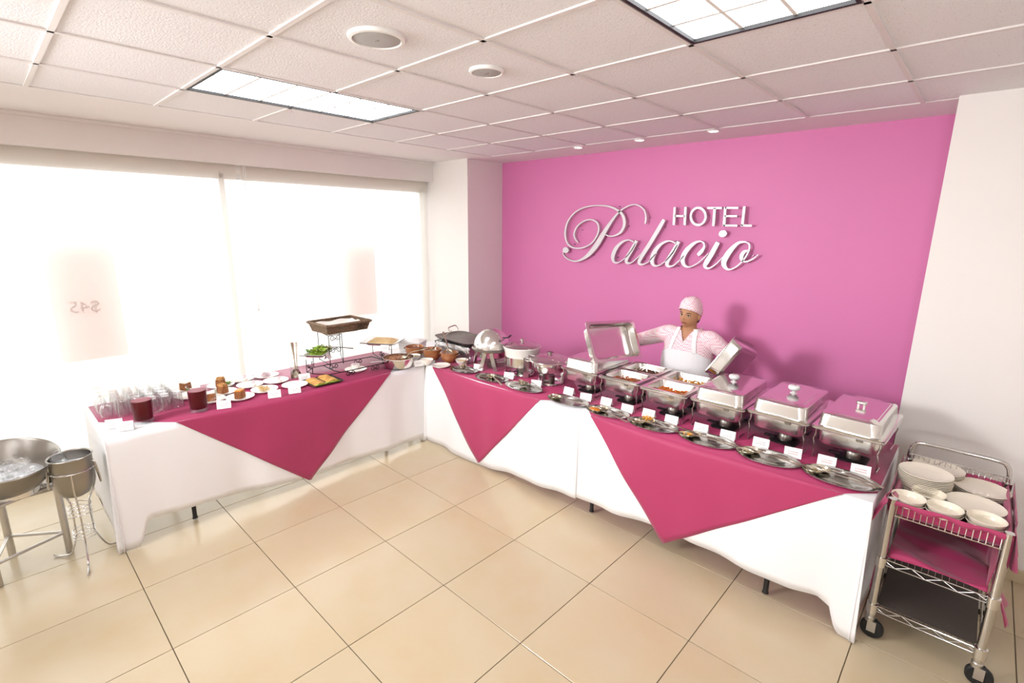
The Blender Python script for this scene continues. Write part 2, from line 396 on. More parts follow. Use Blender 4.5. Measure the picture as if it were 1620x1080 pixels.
wi = struct(link('window_1', None), 'wide shop window with white aluminium frame behind roller blinds', 'window')
M().box(XG, (YS + YN) / 2, .05, .12, YN - YS, .10, b=.004).obj('window_sill', 'white_paint', wi, smooth=0)
M().box(XG + .09, (YS + YN) / 2, .015, .06, YN - YS, .03, b=.004).obj('sill_rail', 'white_plastic', wi, smooth=0)
for y in (3.50, 1.28, -.97, -3.22): M().box(XG, y, 1.27, .07, .05, 2.44, b=.004).obj('window_frame', 'aluminium', wi, smooth=0)
for z in (.13, 2.45): M().box(XG, (YS + YN) / 2, z, .07, YN - YS, .05, b=.004).obj('window_frame', 'aluminium', wi, smooth=0)
for a, b in zip((1.28, -.97, -3.22, YS), (3.50, 1.28, -.97, -3.22)): M().box(XG, (a + b) / 2, 1.29, .006, b - a - .05, 2.29).obj('pane', 'pane', wi, smooth=0)
for n, (a, b) in enumerate(zip(MUL[1:], MUL)):
    y0, y1 = a + .022, b - .022 if n else 3.53
    t = thing('roller_blind', ['white translucent roller blind next to the corner column', 'white translucent roller blind in the middle of the window', 'white roller blind at the camera end of the window'][n], 'blind', (XW - .115, (y0 + y1) / 2, .13), group='translucent roller blinds')
    M().tube([(0, -(y1 - y0) / 2, 2.46), (0, (y1 - y0) / 2, 2.46)], .022, 14).obj('roller_tube', 'white_plastic', t)
    g = M(); L = []
    for k in range(41):
        y = -(y1 - y0) / 2 + (y1 - y0) * k / 40; L.append([(.022 + .002 * math.sin(k * .9), y, z) for z in (2.46, 1.6, .8, .03)])
    g.loft(L, False, False, close=False).obj('blind_fabric', 'blind_fabric', t)
    M().box(.022, 0, .02, .014, y1 - y0, .03, b=.003).obj('hem_bar', 'white_plastic', t, smooth=0)
    for s in (-1, 1): M().box(0, s * ((y1 - y0) / 2 + .004), 2.45, .06, .006, .07).obj('bracket', 'aluminium', t, smooth=0)
    M().tube(cat([(.03, (y0 - y1) / 2 + .02, 2.44), (.05, (y0 - y1) / 2 + .02, 2.2), (.05, (y0 - y1) / 2 + .02, 1.2), (.04, (y0 - y1) / 2 + .03, 1.1), (.03, (y0 - y1) / 2 + .04, 1.2), (.03, (y0 - y1) / 2 + .04, 2.44)], 5), .003, 6).obj('pull_chain', 'white_plastic', t)
# outside: pavement, facade opposite, two posters stuck on the glass and read from the street
struct(M().box(XW - 6.3, 0, -.12, 12, 24, .1).obj('ground', 'pavement', smooth=0), 'grey pavement outside the window', 'ground')
def txt(name, body, mat, size, parent, loc, rot, depth=.001):
    c = bpy.data.curves.new(name, 'FONT'); c.body = body; c.size = size; c.extrude = depth; c.align_x = 'CENTER'; c.align_y = 'CENTER'; c.materials.append(MATS[mat])
    t = bpy.data.objects.new(name, c); COL.objects.link(t); dg = bpy.context.evaluated_depsgraph_get()
    me = bpy.data.meshes.new_from_object(t.evaluated_get(dg)); bpy.data.objects.remove(t); return link(name, me, parent, loc, rot)
for n, (pa, pb, lab) in enumerate((((62, 380), (205, 560), 'faint poster on the glass behind the left blind'), ((536, 384), (598, 495), 'small faint poster on the glass behind the right blind'))):
    a, b = at(*pa, x=XG), at(*pb, x=XG)
    po = tag(M().box(0, 0, 0, .004, abs(b.y - a.y), abs(a.z - b.z)).obj('window_poster', 'poster', None, (XG - .008, (a.y + b.y) / 2, (a.z + b.z) / 2), smooth=0), lab, 'poster', 'posters on the window')
    if n == 0: txt('poster_price', '$45', 'poster_ink', .13, po, (-.003, -.02, -.05), (PI / 2, 0, -PI / 2))

# ---------------------------------------------------------------- the wall sign
sg = thing('wall_sign', 'brushed metal letters reading Hotel Palacio on the pink wall', 'sign', (1.7, YB, 1.85))
YL = YB - .055
def S2(x, y): p = at(870 + x / 4.5, 300 + y / 4.5, y=YL); return p.x - 1.7, p.z - 1.85
def letter(name, strokes, polys=(), pins=()):
    """flat cut-out letters: strokes are centre lines with widths (in sign units), extruded and stood off the wall on pins"""
    m = M()
    for st in strokes:
        P = cat([(*S2(a, b), w / 4.5 * .0049) for a, b, w in st], 7)
        L = []
        for i, (x, z, w) in enumerate(P):
            a, b = P[max(0, i - 1)], P[min(len(P) - 1, i + 1)]; dx, dz = b[0] - a[0], b[1] - a[1]; l = math.hypot(dx, dz) or 1
            nx, nz = -dz / l * w / 2, dx / l * w / 2
            L.append([(x + nx, -.055, z + nz), (x - nx, -.055, z - nz), (x - nx, -.032, z - nz), (x + nx, -.032, z + nz)])
        m.loft(L)
    for pl in polys:
        Q = [S2(a, b) for a, b in pl]
        m.loft([[(x, -.055, z) for x, z in Q], [(x, -.032, z) for x, z in Q]])
    o = m.obj(name, 'brushed_letter', sg, smooth=30)
    for a, b in pins:
        x, z = S2(a, b); M().tube([(x, -.034, z), (x, 0, z)], .004, 6).obj('pin', 'letter_side', o)
def rct(a, b, w):
    w *= .84
    (x0_, y0_), (x1_, y1_) = a, b
    if abs(y1_ - y0_) > abs(x1_ - x0_): return [(x0_ - w / 2, y0_), (x0_ + w / 2, y0_), (x1_ + w / 2, y1_), (x1_ - w / 2, y1_)]
    return [(x0_, y0_ - w / 2), (x1_, y1_ - w / 2), (x1_, y1_ + w / 2), (x0_, y0_ + w / 2)]
letter('letter_H', (), (rct((888, 124), (881, 252), 20), rct((965, 122), (958, 252), 20), rct((886, 187), (962, 187), 17)), ((884, 200), (960, 200)))
letter('letter_O', ([(1055 + 53 * math.cos(t * PI / 8), 190 + 61 * math.sin(t * PI / 8), 18) for t in range(17)],), (), ((1005, 200), (1105, 180)))
letter('letter_T', (), (rct((1119, 130), (1224, 130), 18), rct((1173, 128), (1163, 258), 21)), ((1165, 220),))
letter('letter_E', (), (rct((1248, 122), (1238, 260), 21), rct((1246, 129), (1340, 129), 17), rct((1242, 188), (1332, 188), 16), rct((1234, 254), (1334, 256), 17)), ((1320, 129), (1320, 188)))
letter('letter_L', (), (rct((1384, 119), (1368, 258), 21), rct((1358, 254), (1438, 256), 18)), ((1375, 160), (1420, 256)))
def sh(st, fx, fy): return [(fx(x), fy(y), w * 1.08) for x, y, w in st]
ab = [(600, 378, 9), (585, 366, 10), (555, 358, 12), (510, 375, 22), (468, 420, 36), (447, 475, 38), (455, 512, 22), (485, 518, 11), (530, 490, 8), (575, 440, 8), (608, 385, 8)]
as_ = [(616, 362, 30), (580, 430, 34), (545, 490, 34), (548, 520, 22), (580, 518, 11), (615, 490, 8), (650, 455, 7)]
letter('letter_P', ([(200, 376, 9), (178, 348, 14), (172, 310, 17), (195, 260, 15), (245, 222, 12), (295, 214, 12), (335, 235, 15), (347, 280, 17), (330, 335, 15), (290, 385, 12), (235, 412, 12), (175, 415, 12), (130, 390, 15), (110, 340, 19), (110, 285, 20), (130, 220, 16), (180, 160, 13), (250, 125, 11), (340, 112, 11), (430, 122, 15), (500, 160, 22), (526, 205, 28), (527, 255, 28), (505, 300, 22), (465, 325, 14), (425, 330, 10), (392, 318, 9)],
                     [(677, 242, 16), (683, 195, 15), (670, 145, 12), (630, 112, 10), (580, 108, 10), (530, 130, 11), (485, 165, 16), (430, 235, 28), (385, 305, 42), (340, 380, 50), (295, 440, 44), (245, 485, 28), (190, 508, 15), (140, 500, 11), (100, 470, 10), (92, 436, 12)]),
       ([(112 + 21 * math.cos(t * PI / 8), 430 + 21 * math.sin(t * PI / 8)) for t in range(16)],), ((215, 287), (160, 388), (700, 197), (545, 258), (480, 118), (295, 465)))
letter('letter_a', (ab, as_), (), ((615, 418), (468, 482)))
letter('letter_l', ([(812, 213, 30), (770, 285, 36), (710, 385, 36), (655, 470, 36), (634, 514, 30), (648, 532, 17), (690, 520, 9), (730, 480, 8), (760, 450, 7)],), (), ((805, 262), (660, 495)))
fx, fy = lambda x: 718 + (x - 440) * 1.12, lambda y: 545 + (y - 522) * 1.1
letter('letter_a', (sh(ab, fx, fy), sh(as_, fx, fy)), (), ((885, 365), (900, 545)))
letter('letter_c', ([(1052, 466, 26), (1078, 440, 30), (1098, 405, 16), (1090, 376, 11), (1060, 368, 14), (1020, 385, 26), (970, 435, 40), (943, 492, 40), (955, 535, 26), (990, 550, 11), (1040, 530, 8), (1090, 490, 8), (1125, 455, 7)],), (), ((990, 545),))
letter('letter_i', ([(1196, 374, 34), (1155, 450, 38), (1112, 520, 38), (1104, 548, 24), (1130, 560, 13), (1180, 530, 9), (1232, 478, 7)],), ([(1230 + 30 * math.cos(t * PI / 8) * .95 + 6 * math.sin(t * PI / 8), 313 - 20 * math.cos(t * PI / 8) * .4 + 23 * math.sin(t * PI / 8)) for t in range(16)],), ((1180, 470),))
letter('letter_o', ([(1392, 372, 11), (1340, 380, 22), (1278, 440, 40), (1238, 510, 42), (1246, 550, 28), (1278, 568, 13), (1330, 545, 10), (1385, 490, 11), (1416, 430, 12), (1418, 388, 11), (1390, 371, 11)], [(1412, 432, 10), (1378, 446, 26), (1362, 485, 28), (1384, 512, 14), (1430, 500, 10), (1482, 463, 7)]), (), ((1440, 470), (1400, 510)))
# ================================================================ tables, cloths
ZT = .757
LX0, LX1, LY0, LY1 = -.66, .10, .0, 2.38                     # left table
RY0, RY1, RX0, RX1, RXM = 2.38, 3.28, -.66, 3.58, 1.86       # right tables
def itp(pts, s):
    for (a, va), (b, vb) in zip(pts, pts[1:]):
        if s <= b: return va + (vb - va) * max(0, (s - a) / (b - a))
    return pts[-1][1]
def table(label, cx, cy, sx, sy, legs):
    t = thing('folding_table', label, 'table', (cx, cy, 0), group='folding tables under the buffet')
    M().box(0, 0, .738, sx - .02, sy - .02, .032, b=.008).obj('tabletop', 'wood_table', t, smooth=0)
    for n, (x, y) in enumerate(legs):
        x -= cx; y -= cy
        M().tube([(x, y, .725), (x, y, .03), (x, y, .012)], [.014, .014, .018], 10).obj('leg', 'black_plastic', t)
    for (a, b) in ((0, 1), (2, 3)):
        (xa, ya), (xb, yb) = legs[a], legs[b]
        M().tube([(xa - cx, ya - cy, .30), (xb - cx, yb - cy, .30)], .010, 8).obj('crossbar', 'black_plastic', t)
def fl_(px, py): p = at(px, py, z=0); return (p.x, p.y)
a1, a2 = fl_(299, 808), fl_(607, 711)
table('long folding table under the white cloth along the window', (LX0 + LX1) / 2, (LY0 + LY1) / 2, LX1 - LX0, LY1 - LY0, [(.03, a1[1]), (-.58, a1[1]), (.03, a2[1]), (-.58, a2[1])])
b1, b2, b3 = fl_(797, 737), fl_(873, 778), fl_(1215, 932)
table('folding table under the white cloth in the corner', (RX0 + RXM) / 2, (RY0 + RY1) / 2, RXM - RX0 - .02, RY1 - RY0, [(-.3, RY0 + .08), (-.3, RY1 - .1), (b1[0], RY0 + .06), (b1[0], RY1 - .1)])
table('folding table under the chafing dishes beside the cart', (RXM + RX1) / 2, (RY0 + RY1) / 2, RX1 - RXM - .02, RY1 - RY0, [(RXM + .12, RY0 + .05), (RXM + .12, RY1 - .1), (b3[0], RY0 + .04), (b3[0], RY1 - .1)])
def wave(s, t, amp=.021):
    return amp * t * (math.sin(s * 7.3) + .6 * math.sin(s * 13.7 + 1.3) + .35 * math.sin(s * 23.1 + .4)) / 1.6 + .012 * t
def cloth(name, label, poly, path, top=ZT, grp='white tablecloths'):
    """poly: outline of the flat top; path: edge samples (x, y, nx, ny, hem height, flare, s)"""
    m = M(); m.add([(x, y, top) for x, y in poly], [tuple(range(len(poly)))])
    L = []
    for (x, y, nx, ny, hem, fla, s) in path:
        row = []
        for k in range(15):
            t = k / 14
            if k == 0: row.append((x, y, top)); continue
            e = .004 + fla * t ** 1.1 + wave(s, t) * (1 if not fla > .02 else .3)
            row.append((x + nx * e, y + ny * e, top - .004 - (top - .004 - hem) * t))
        L.append(row)
    m.loft(L, False, False, close=False)
    o = m.obj(name, 'white_cloth', smooth=60)
    sm = o.modifiers.new('thickness', 'SOLIDIFY'); sm.thickness = .0012; sm.offset = -1
    return tag(o, label, 'tablecloth', grp)
def edge(p, q, n, nx, ny, hemf, fl0=.0, s0=0, skip=False):
    out = []
    for k in range(n + 1):
        t = k / n; x, y = p[0] + (q[0] - p[0]) * t, p[1] + (q[1] - p[1]) * t; s = s0 + math.hypot(x - p[0], y - p[1])
        out.append((x, y, nx, ny, hemf(x, y), fl0, s))
    return out
def corner(x, y, a0, a1, n, hem0, hem1, s0, flare=.10, low=.004):
    out = []
    for k in range(1, n):
        t = k / n; a = a0 + (a1 - a0) * t; b = math.sin(PI * t) ** .7
        out.append((x, y, math.cos(a), math.sin(a), max(low, (hem0 + (hem1 - hem0) * t) * (1 - b) + low * b), flare * b * (1 + .16 * math.sin(t * 15)), s0))
    return out
hL = lambda x, y: itp([(0, .006), (.075, .006), (.10, .05), (.125, .15), (.16, .165), (.54, .135), (1.1, .075), (1.9, .058), (2.38, .05)], y)
path = edge((LX0, LY0), (LX1, LY0), 24, 0, -1, lambda x, y: itp([(LX0, .14), (-.25, .10), (-.08, .03), (LX1, .006)], x)) + corner(LX1, LY0, -PI / 2, 0, 16, .006, .006, 0, .035) + edge((LX1, LY0), (LX1, LY1), 160, 1, 0, hL, s0=0)
cloth('tablecloth', 'white tablecloth hanging to the floor on the table along the window', [(LX0, LY0), (LX1, LY0), (LX1, LY1), (LX0, LY1)], path)
hR = lambda x, y: itp([(0, .02), (.26, .012), (.87, .008), (1.39, .07), (1.9, .10)], x)
path = corner(LX1 + .02, RY0, PI, 1.5 * PI, 8, .03, .03, 0, .06) + edge((LX1 + .02, RY0), (RXM + .02, RY0), 70, 0, -1, hR, s0=.5)
cloth('tablecloth', 'white tablecloth on the corner table of the buffet', [(RX0, RY0), (RXM + .02, RY0), (RXM + .02, RY1), (RX0, RY1)], path)
hR2 = lambda x, y: itp([(1.86, .105), (2.2, .135), (2.48, .158), (3.03, .153), (3.3, .147), (3.42, .16), (3.48, .13), (3.505, .05), (3.53, .006), (3.58, .006)], x)
path = edge((RXM, RY0), (RX1, RY0), 120, 0, -1, hR2, fl0=.006, s0=2.4) + corner(RX1, RY0, -PI / 2, 0, 14, .006, .006, 4.1, .03) + edge((RX1, RY0), (RX1, RY1), 24, 1, 0, lambda x, y: itp([(2.38, .006), (2.46, .03), (2.55, .12), (3.3, .12)], y), s0=4.2)
cloth('tablecloth', 'white tablecloth under the chafing dishes, ending beside the cart', [(RXM, RY0), (RX1, RY0), (RX1, RY1), (RXM, RY1)], path, ZT + .0014)
def overlay(label, poly, P, Q, T, tipz, n, top, s0, axis):
    """magenta cloth laid cornerwise: flat top and a pointed drop in front"""
    m = M(); m.add([(x, y, top) for x, y in poly], [tuple(range(len(poly)))])
    L = []; N = 72
    for k in range(N + 1):
        t = k / N; x, y = P[0] + (Q[0] - P[0]) * t, P[1] + (Q[1] - P[1]) * t; s = (y if axis == 'y' else x)
        tt = (T - (P[1] if axis == 'y' else P[0])) / ((Q[1] - P[1]) if axis == 'y' else (Q[0] - P[0]))
        d = (t / tt if t < tt else (1 - t) / (1 - tt)) * (top - tipz); row = [(x, y, top)]
        for j in range(1, 15):
            u = max(.0015, d * j / 14); e = .008 + wave(s0 + abs(s - (P[1] if axis == 'y' else 0)), u / .7) + .008 * u / .7 + .006 * math.sin(s * 5 + u * 9) * u
            row.append((x + n[0] * e, y + n[1] * e, top - u))
        L.append(row)
    m.loft(L, False, False, close=False)
    o = m.obj('overlay_cloth', 'magenta_cloth', smooth=60)
    sm = o.modifiers.new('thickness', 'SOLIDIFY'); sm.thickness = .001; sm.offset = -1
    return tag(o, label, 'tablecloth', 'magenta overlay cloths')
ZO = ZT + .0032
overlay('magenta overlay cloth with a pointed drop on the window side table', [(LX1, .37), (LX1, 2.0), (-.26, 2.36), (LX0, 2.36), (LX0, .02), (-.25, .02)], (LX1, .37), (LX1, 2.0), 1.2, .03, (1, 0), ZO, .37, 'y')
overlay('smaller magenta overlay cloth dropping at the corner end of the buffet', [(.22, RY0), (1.51, RY0), (2.1, 2.95), (2.1, RY1), (-.3, RY1), (-.3, 2.88)], (.22, RY0), (1.51, RY0), .85, .02, (0, -1), ZO, .38, 'x')
overlay('large magenta overlay cloth dropping in front of the steel chafing dishes', [(1.97, RY0), (3.46, RY0), (3.58, 2.5), (3.58, RY1), (1.07, RY1)], (1.97, RY0), (3.46, RY0), 2.567, .06, (0, -1), ZO + .0022, .55, 'x')
Z = ZO + .0035                                                 # where things stand
# ================================================================ shared tableware
def shell(prof_out, prof_in): return prof_out + prof_in[::-1]
def plate_mesh(r, mat, h=.018, n=36):
    return M().lathe([(.001, .004), (r * .55, .004), (r * .6, .0), (r * .64, .0), (r * .68, .005), (r * .98, h - .003), (r, h - .001), (r * .99, h + .001), (r * .95, h - .001), (r * .68, .0085), (r * .6, .0065), (.001, .0065)], n).mesh('plate', mat)
def bowl_mesh(r, h, mat, n=32, foot=.5, th=.004, name='bowl'):
    return M().lathe([(.001, .003), (r * foot * .9, .003), (r * foot * .95, 0), (r * foot, 0), (r * foot * 1.03, .006), (r * .86, h * .5), (r * .97, h * .9), (r, h), (r - th * .4, h + .0012), (r - th, h - .001), (r * .83, h * .5), (r * foot * .95, .012), (.001, .009)], n).mesh(name, mat)
def spoon_m(L=.27, w=.034, dep=.010, ladle=False, deep=.04, r=.042):
    """serving spoon (or ladle) lying along +x, bowl at the origin"""
    b = M(); h = M()
    if ladle:
        b.lathe([(.001, .0), (r * .5, .004), (r * .85, .016), (r, deep), (r * .96, deep + .001), (r * .82, .018), (r * .48, .007), (.001, .003)], 22)
        h.tube(cat([(r * .97, 0, deep), (r * 1.5, 0, deep + .012), (r * 2.6, 0, deep + .012), (L, 0, deep - .012)], 5), [.006] * 6 + [.0055] * 5 + [.006] * 5, 8, flat=.4)
        return b, h
    n = 20; loops = []
    for k, (s, z) in enumerate(((.05, 0), (.45, .001), (.8, .004), (1, dep), (.97, dep + .0012), (.78, .0058), (.43, .0028), (.05, .002))):
        loops.append([(w * 1.45 * s * math.cos(2 * PI * i / n) * (1 + .12 * math.cos(2 * PI * i / n)), w * s * math.sin(2 * PI * i / n), z) for i in range(n)])
    b.loft(loops)
    h.tube(cat([(w * 1.5, 0, dep), (w * 1.9, 0, dep + .006), (L * .6, 0, dep + .007), (L * .9, 0, dep + .002), (L, 0, dep)], 4), [.007, .0065, .006, .006] + [.006] * 4 + [.0075] * 4 + [.010] * 4 + [.0105], 8, flat=.28)
    return b, h
SPOON = tuple(x.mesh(n, 'spoon_steel') for x, n in zip(spoon_m(.285, .035, .016), ('spoon_bowl', 'spoon_handle')))
SPOON_L = tuple(x.mesh(n, 'spoon_steel') for x, n in zip(spoon_m(.31, .039, .018), ('spoon_bowl', 'spoon_handle')))
LADLE = tuple(x.mesh(n, 'spoon_steel') for x, n in zip(spoon_m(.24, ladle=True), ('ladle_bowl', 'ladle_handle')))
def utensil(kind, label, loc, rz, grp, tilt=0, roll=0):
    t = thing('ladle' if kind is LADLE else 'serving_spoon', label, 'ladle' if kind is LADLE else 'spoon', loc, 0, grp); t.rotation_euler = (roll, tilt, rz)
    link('bowl', kind[0], t); link('handle', kind[1], t); return t
def bits(n, place, make, seed=1):
    rnd = random.Random(seed); m = M()
    for k in range(n):
        x, y, z, s = place(rnd); mt = Matrix.Translation((x, y, z)) @ Euler((rnd.uniform(-.5, .5), rnd.uniform(-.5, .5), rnd.uniform(0, 6.28))).to_matrix().to_4x4() @ Matrix.Scale(s, 4); make(m, mt, rnd)
    return m
def strip_(m, mt, r):
    L = r.uniform(.7, 1.3); m.tube([(-.02 * L, 0, 0), (-.007 * L, .003, .003), (.008 * L, .002, .002), (.02 * L, -.002, -.002)], .003, 5, mat=mt)
def chunk(m, mt, r): m.ball((0, 0, 0), .009 * r.uniform(.7, 1.2), .007, .006, 8, 5, mat=mt)
def leafy(m, mt, r):
    L = [[((i - 2) * .011, (j - 2) * .011 * (1 - abs(i - 2) * .16), .004 * math.sin(i * 2.1 + j) + .003 * (j - 2) ** 2 * .4) for j in range(5)] for i in range(5)]
    m.loft(L, False, False, mat=mt, close=False)
def mound(w, d, h, z, seed, n=14, edge=0):
    """lumpy heap filling a rectangular pan"""
    rnd = random.Random(seed); m = M(); L = []
    for i in range(n + 1):
        row = []
        for j in range(n + 1):
            u, v = i / n * 2 - 1, j / n * 2 - 1; e = max(0, 1 - max(abs(u), abs(v)) ** 4)
            row.append((u * w / 2, v * d / 2, z + h * e * (.55 + .45 * math.sin(u * 2 + seed) * math.cos(v * 1.7)) + rnd.uniform(-.004, .004) * e))
        L.append(row)
    return m.loft(L, False, False, close=False)
def stuff(o, label, cat_): return tag(o, label, cat_, kind='stuff')
CARD = M()
CARD.loft([[(x, -.020, .0), (x, 0, .055), (x, .020, .0), (x, .0187, .0), (x, 0, .0532), (x, -.0187, .0)] for x in (-.044, .044)])
CARDM = CARD.mesh('place_card', 'card_print', 0); CARDR = CARD.mesh('place_card', 'card_print_red', 0)
def card(label, x, y, rz, me=None, z=None, grp='tent cards naming the dishes'):
    return tag(link('place_card', me or CARDM, None, (x, y, Z if z is None else z), (0, 0, rz)), label, 'place card', grp)

# ================================================================ chafing dishes
CW, CLN, CZ = .342, .57, .19
def wpan():
    m = M(); R = []
    for (w, d, r, z) in ((.22, .45, .04, .088), (.272, .502, .045, .091), (.288, .518, .045, .104), (.293, .523, .045, CZ - .004), (CW, CLN, .022, CZ - .004), (CW, CLN, .022, CZ), (.296, .526, .05, CZ), (.288, .518, .05, CZ - .01), (.283, .513, .045, .107), (.268, .498, .045, .095), (.22, .45, .04, .092)):
        R.append(rr(w, d, r, z))
    return m.loft(R)
def lid_m(w=CW - .006, d=CLN - .006, h=.078):
    m = M(); R = []
    for (a, r, z) in ((0, .02, 0), (0, .02, .003), (.040, .04, .003), (.043, .045, .010), (.050, .05, h * .74), (.056, .05, h * .92), (.072, .045, h), (.112, .04, h), (.118, .04, h + .003), (.19, .04, h + .0035)):
        R.append(rr(w - a, d - a, r, z))
    R2 = [rr(w - a, d - a, r, z) for (a, r, z) in ((.19, .04, h + .0015), (.13, .045, h - .001), (.080, .045, h - .003), (.062, .05, h * .90), (.055, .05, h * .7), (.047, .045, .010), (.046, .045, 0))]
    return m.loft(R, False, True).loft(R2, True, False).loft([R2[-1], R[0]], False, False)
def lid_handle(kind):
    m = M()
    if kind == 'knob':
        m.lathe([(.020, 0), (.020, .003), (.009, .006), (.009, .014), (.022, .018), (.032, .028), (.034, .038), (.029, .048), (.012, .053)], 24)
    else:
        m.box(-.014, 0, .009, .009, .014, .018); m.box(.014, 0, .009, .009, .014, .018); m.box(0, 0, .026, .050, .026, .020, b=.005)
    return m
WP = wpan().mesh('water_pan', 'steel_pan'); LID = lid_m().mesh('lid', 'steel'); LIDH = {k: lid_handle(k).mesh('lid_handle', 'steel' if k == 'bar' else 'white_plastic') for k in ('bar', 'knob')}
LEGM = M().tube(cat([(0, 0, CZ - .004), (.004, 0, .14), (-.004, 0, .11), (.002, 0, .08), (.002, 0, .006)], 4), .0035, 7).tube([(.002, 0, .004), (.002, .10, .004)], .0035, 7).mesh('leg', 'chrome')
RIMR = M().tube([(x, y, CZ - .010) for x, y, z in rr(CW - .004, CLN - .004, .03, 0)], .004, 7, closed=True).mesh('stand_rail', 'chrome')
CANM = M().lathe([(.036, .012), (.038, .014), (.038, .05), (.036, .053), (.041, .055), (.041, .072), (.030, .074), (.028, .068), (.001, .066)], 24).mesh('fuel_can', 'steel_dark')
HOLD = M().loft([rr(.15, .13, .02, 0), rr(.15, .13, .02, .010), rr(.13, .11, .02, .014), rr(.10, .085, .02, .014)]).box(-.085, 0, .016, .06, .03, .008, b=.002).mesh('fuel_holder', 'black_plastic')
TABM = M().box(0, 0, 0, .034, .006, .018, b=.002).mesh('pan_tab', 'steel_dark', 0)
def chafer(label, x, y, rz, lid=None):
    t = thing('chafing_dish', label, 'chafing dish', (x, y, Z), rz, 'rectangular steel chafing dishes')
    link('water_pan', WP, t); link('stand_rail', RIMR, t)
    for sx in (-1, 1):
        for sy in (-1, 1): link('leg', LEGM, t, (sx * .150, sy * .262, 0), (0, 0, 0 if sy < 0 else PI))
    for yy in (-.13, .13):
        h = link('fuel_holder', HOLD, t, (.02, yy, 0)); link('fuel_can', CANM, h)
    for xx in (.06,): link('pan_tab', TABM, t, (xx, -.264, .165))
    if lid:
        l = link('lid', LID, t, (0, 0, CZ + .002)); h = link('lid_handle', LIDH[lid], l, (0, 0, .0810)); 
        if lid == 'knob': M().lathe([(.012, .052), (.012, .056), (.007, .058)], 12).obj('knob_screw', 'steel', h)
    return t
CY = 2.955
chafer('closed steel chafing dish at the left end of the row, behind the propped open lid', 1.632, CY, 0, 'bar')
chafer('open steel chafing dish with shredded orange stew, left of the two open ones', 1.986, CY, 0)
chafer('open steel chafing dish with carrots and pasta, right of the two open ones', 2.340, CY - .02, 0)
chafer('closed steel chafing dish with white knob, just right of the open dishes', 2.694, CY, 0, 'knob')
chafer('closed steel chafing dish with white knob, second from the plate cart', 3.046, CY + .03, -.03, 'knob')
chafer('closed steel chafing dish with metal bar handle, nearest the plate cart', 3.398, CY + .03, -.04, 'bar')
HP = M().loft([rr(.19, .15, .03, .100), rr(.225, .185, .035, .106), rr(.262, .222, .035, CZ + .002), rr(.322, .270, .012, CZ + .002), rr(.322, .270, .012, CZ + .006), rr(.268, .228, .035, CZ + .006), rr(.258, .218, .035, CZ - .004), rr(.222, .182, .035, .110), rr(.19, .15, .03, .104)]).mesh('food_pan', 'steel')
FP = [(1.986, CY, -1, 'stew', 'shredded orange stew', 'front left pan of the four open pans', 'in the front left open pan'), (1.986, CY, 1, 'stew_dark', 'dark brown stew', 'rear left pan of the four open pans', 'in the rear left open pan'),
      (2.340, CY - .02, -1, 'carrot', 'orange carrot strips', 'front right pan of the four open pans', 'in the front right open pan'), (2.340, CY - .02, 1, 'pasta', 'yellow noodles', 'rear right pan of the four open pans', 'in the rear right open pan')]
for n, (x, y, s, mt, nm, lab, lab2) in enumerate(FP):
    yy = y + s * .139
    tag(link('food_pan', HP, None, (x, yy, Z + .001)), 'steel food pan holding ' + nm + ', ' + lab, 'food pan', 'half size food pans')
    base = mound(.235, .195, .026, .132, n + 1).obj('food', {'carrot': 'stew', 'pasta': 'pasta'}.get(mt, mt), None, (x, yy, Z + .001))
    stuff(base, nm + ' ' + lab2, 'food')
    bits(150, lambda r: (r.uniform(-.10, .10), r.uniform(-.08, .08), .132 + .018 + r.uniform(0, .014), r.uniform(.6, 1.1)), strip_ if n != 1 else chunk, n).obj('food_pieces', mt, base)
# held lids
def held(label, c, X, Y, N, sgn):
    mt = basis(c, X, Y, N)
    t = thing('steel_cover', label, 'cover', (0, 0, 0), 0, 'steel lids lifted off the open dishes'); t.matrix_world = mt
    sc = (.33 / CW, .515 / CLN, 1)
    l = link('lid_shell', LID, t); l.scale = sc
    if sgn: link('lid_handle', LIDH['bar'], t, (0, 0, .0810))
    return t
# lid frames: x across, y along, z = outward (top of the lid)
_N = Vector((.86, -.20, .46)).normalized(); _X = Vector((.26, .965, -.05)); _Yv = _N.cross(_X)
held('steel lid propped open with its hollow inside facing the camera', Vector((1.769, 2.964, 1.168)), _N.cross(_X).normalized() * -1, _X.normalized(), -_N, 1)
_N = Vector((.88, -.11, -.46)).normalized(); _X = (Vector((-.03, .96, -.29)) - Vector((-.03, .96, -.29)).dot(_N) * _N).normalized()
held('steel lid held tilted in the woman\'s other hand, its outside facing the camera', Vector((2.512, 3.37, 1.09)), _X.cross(_N), _X, _N, 0)

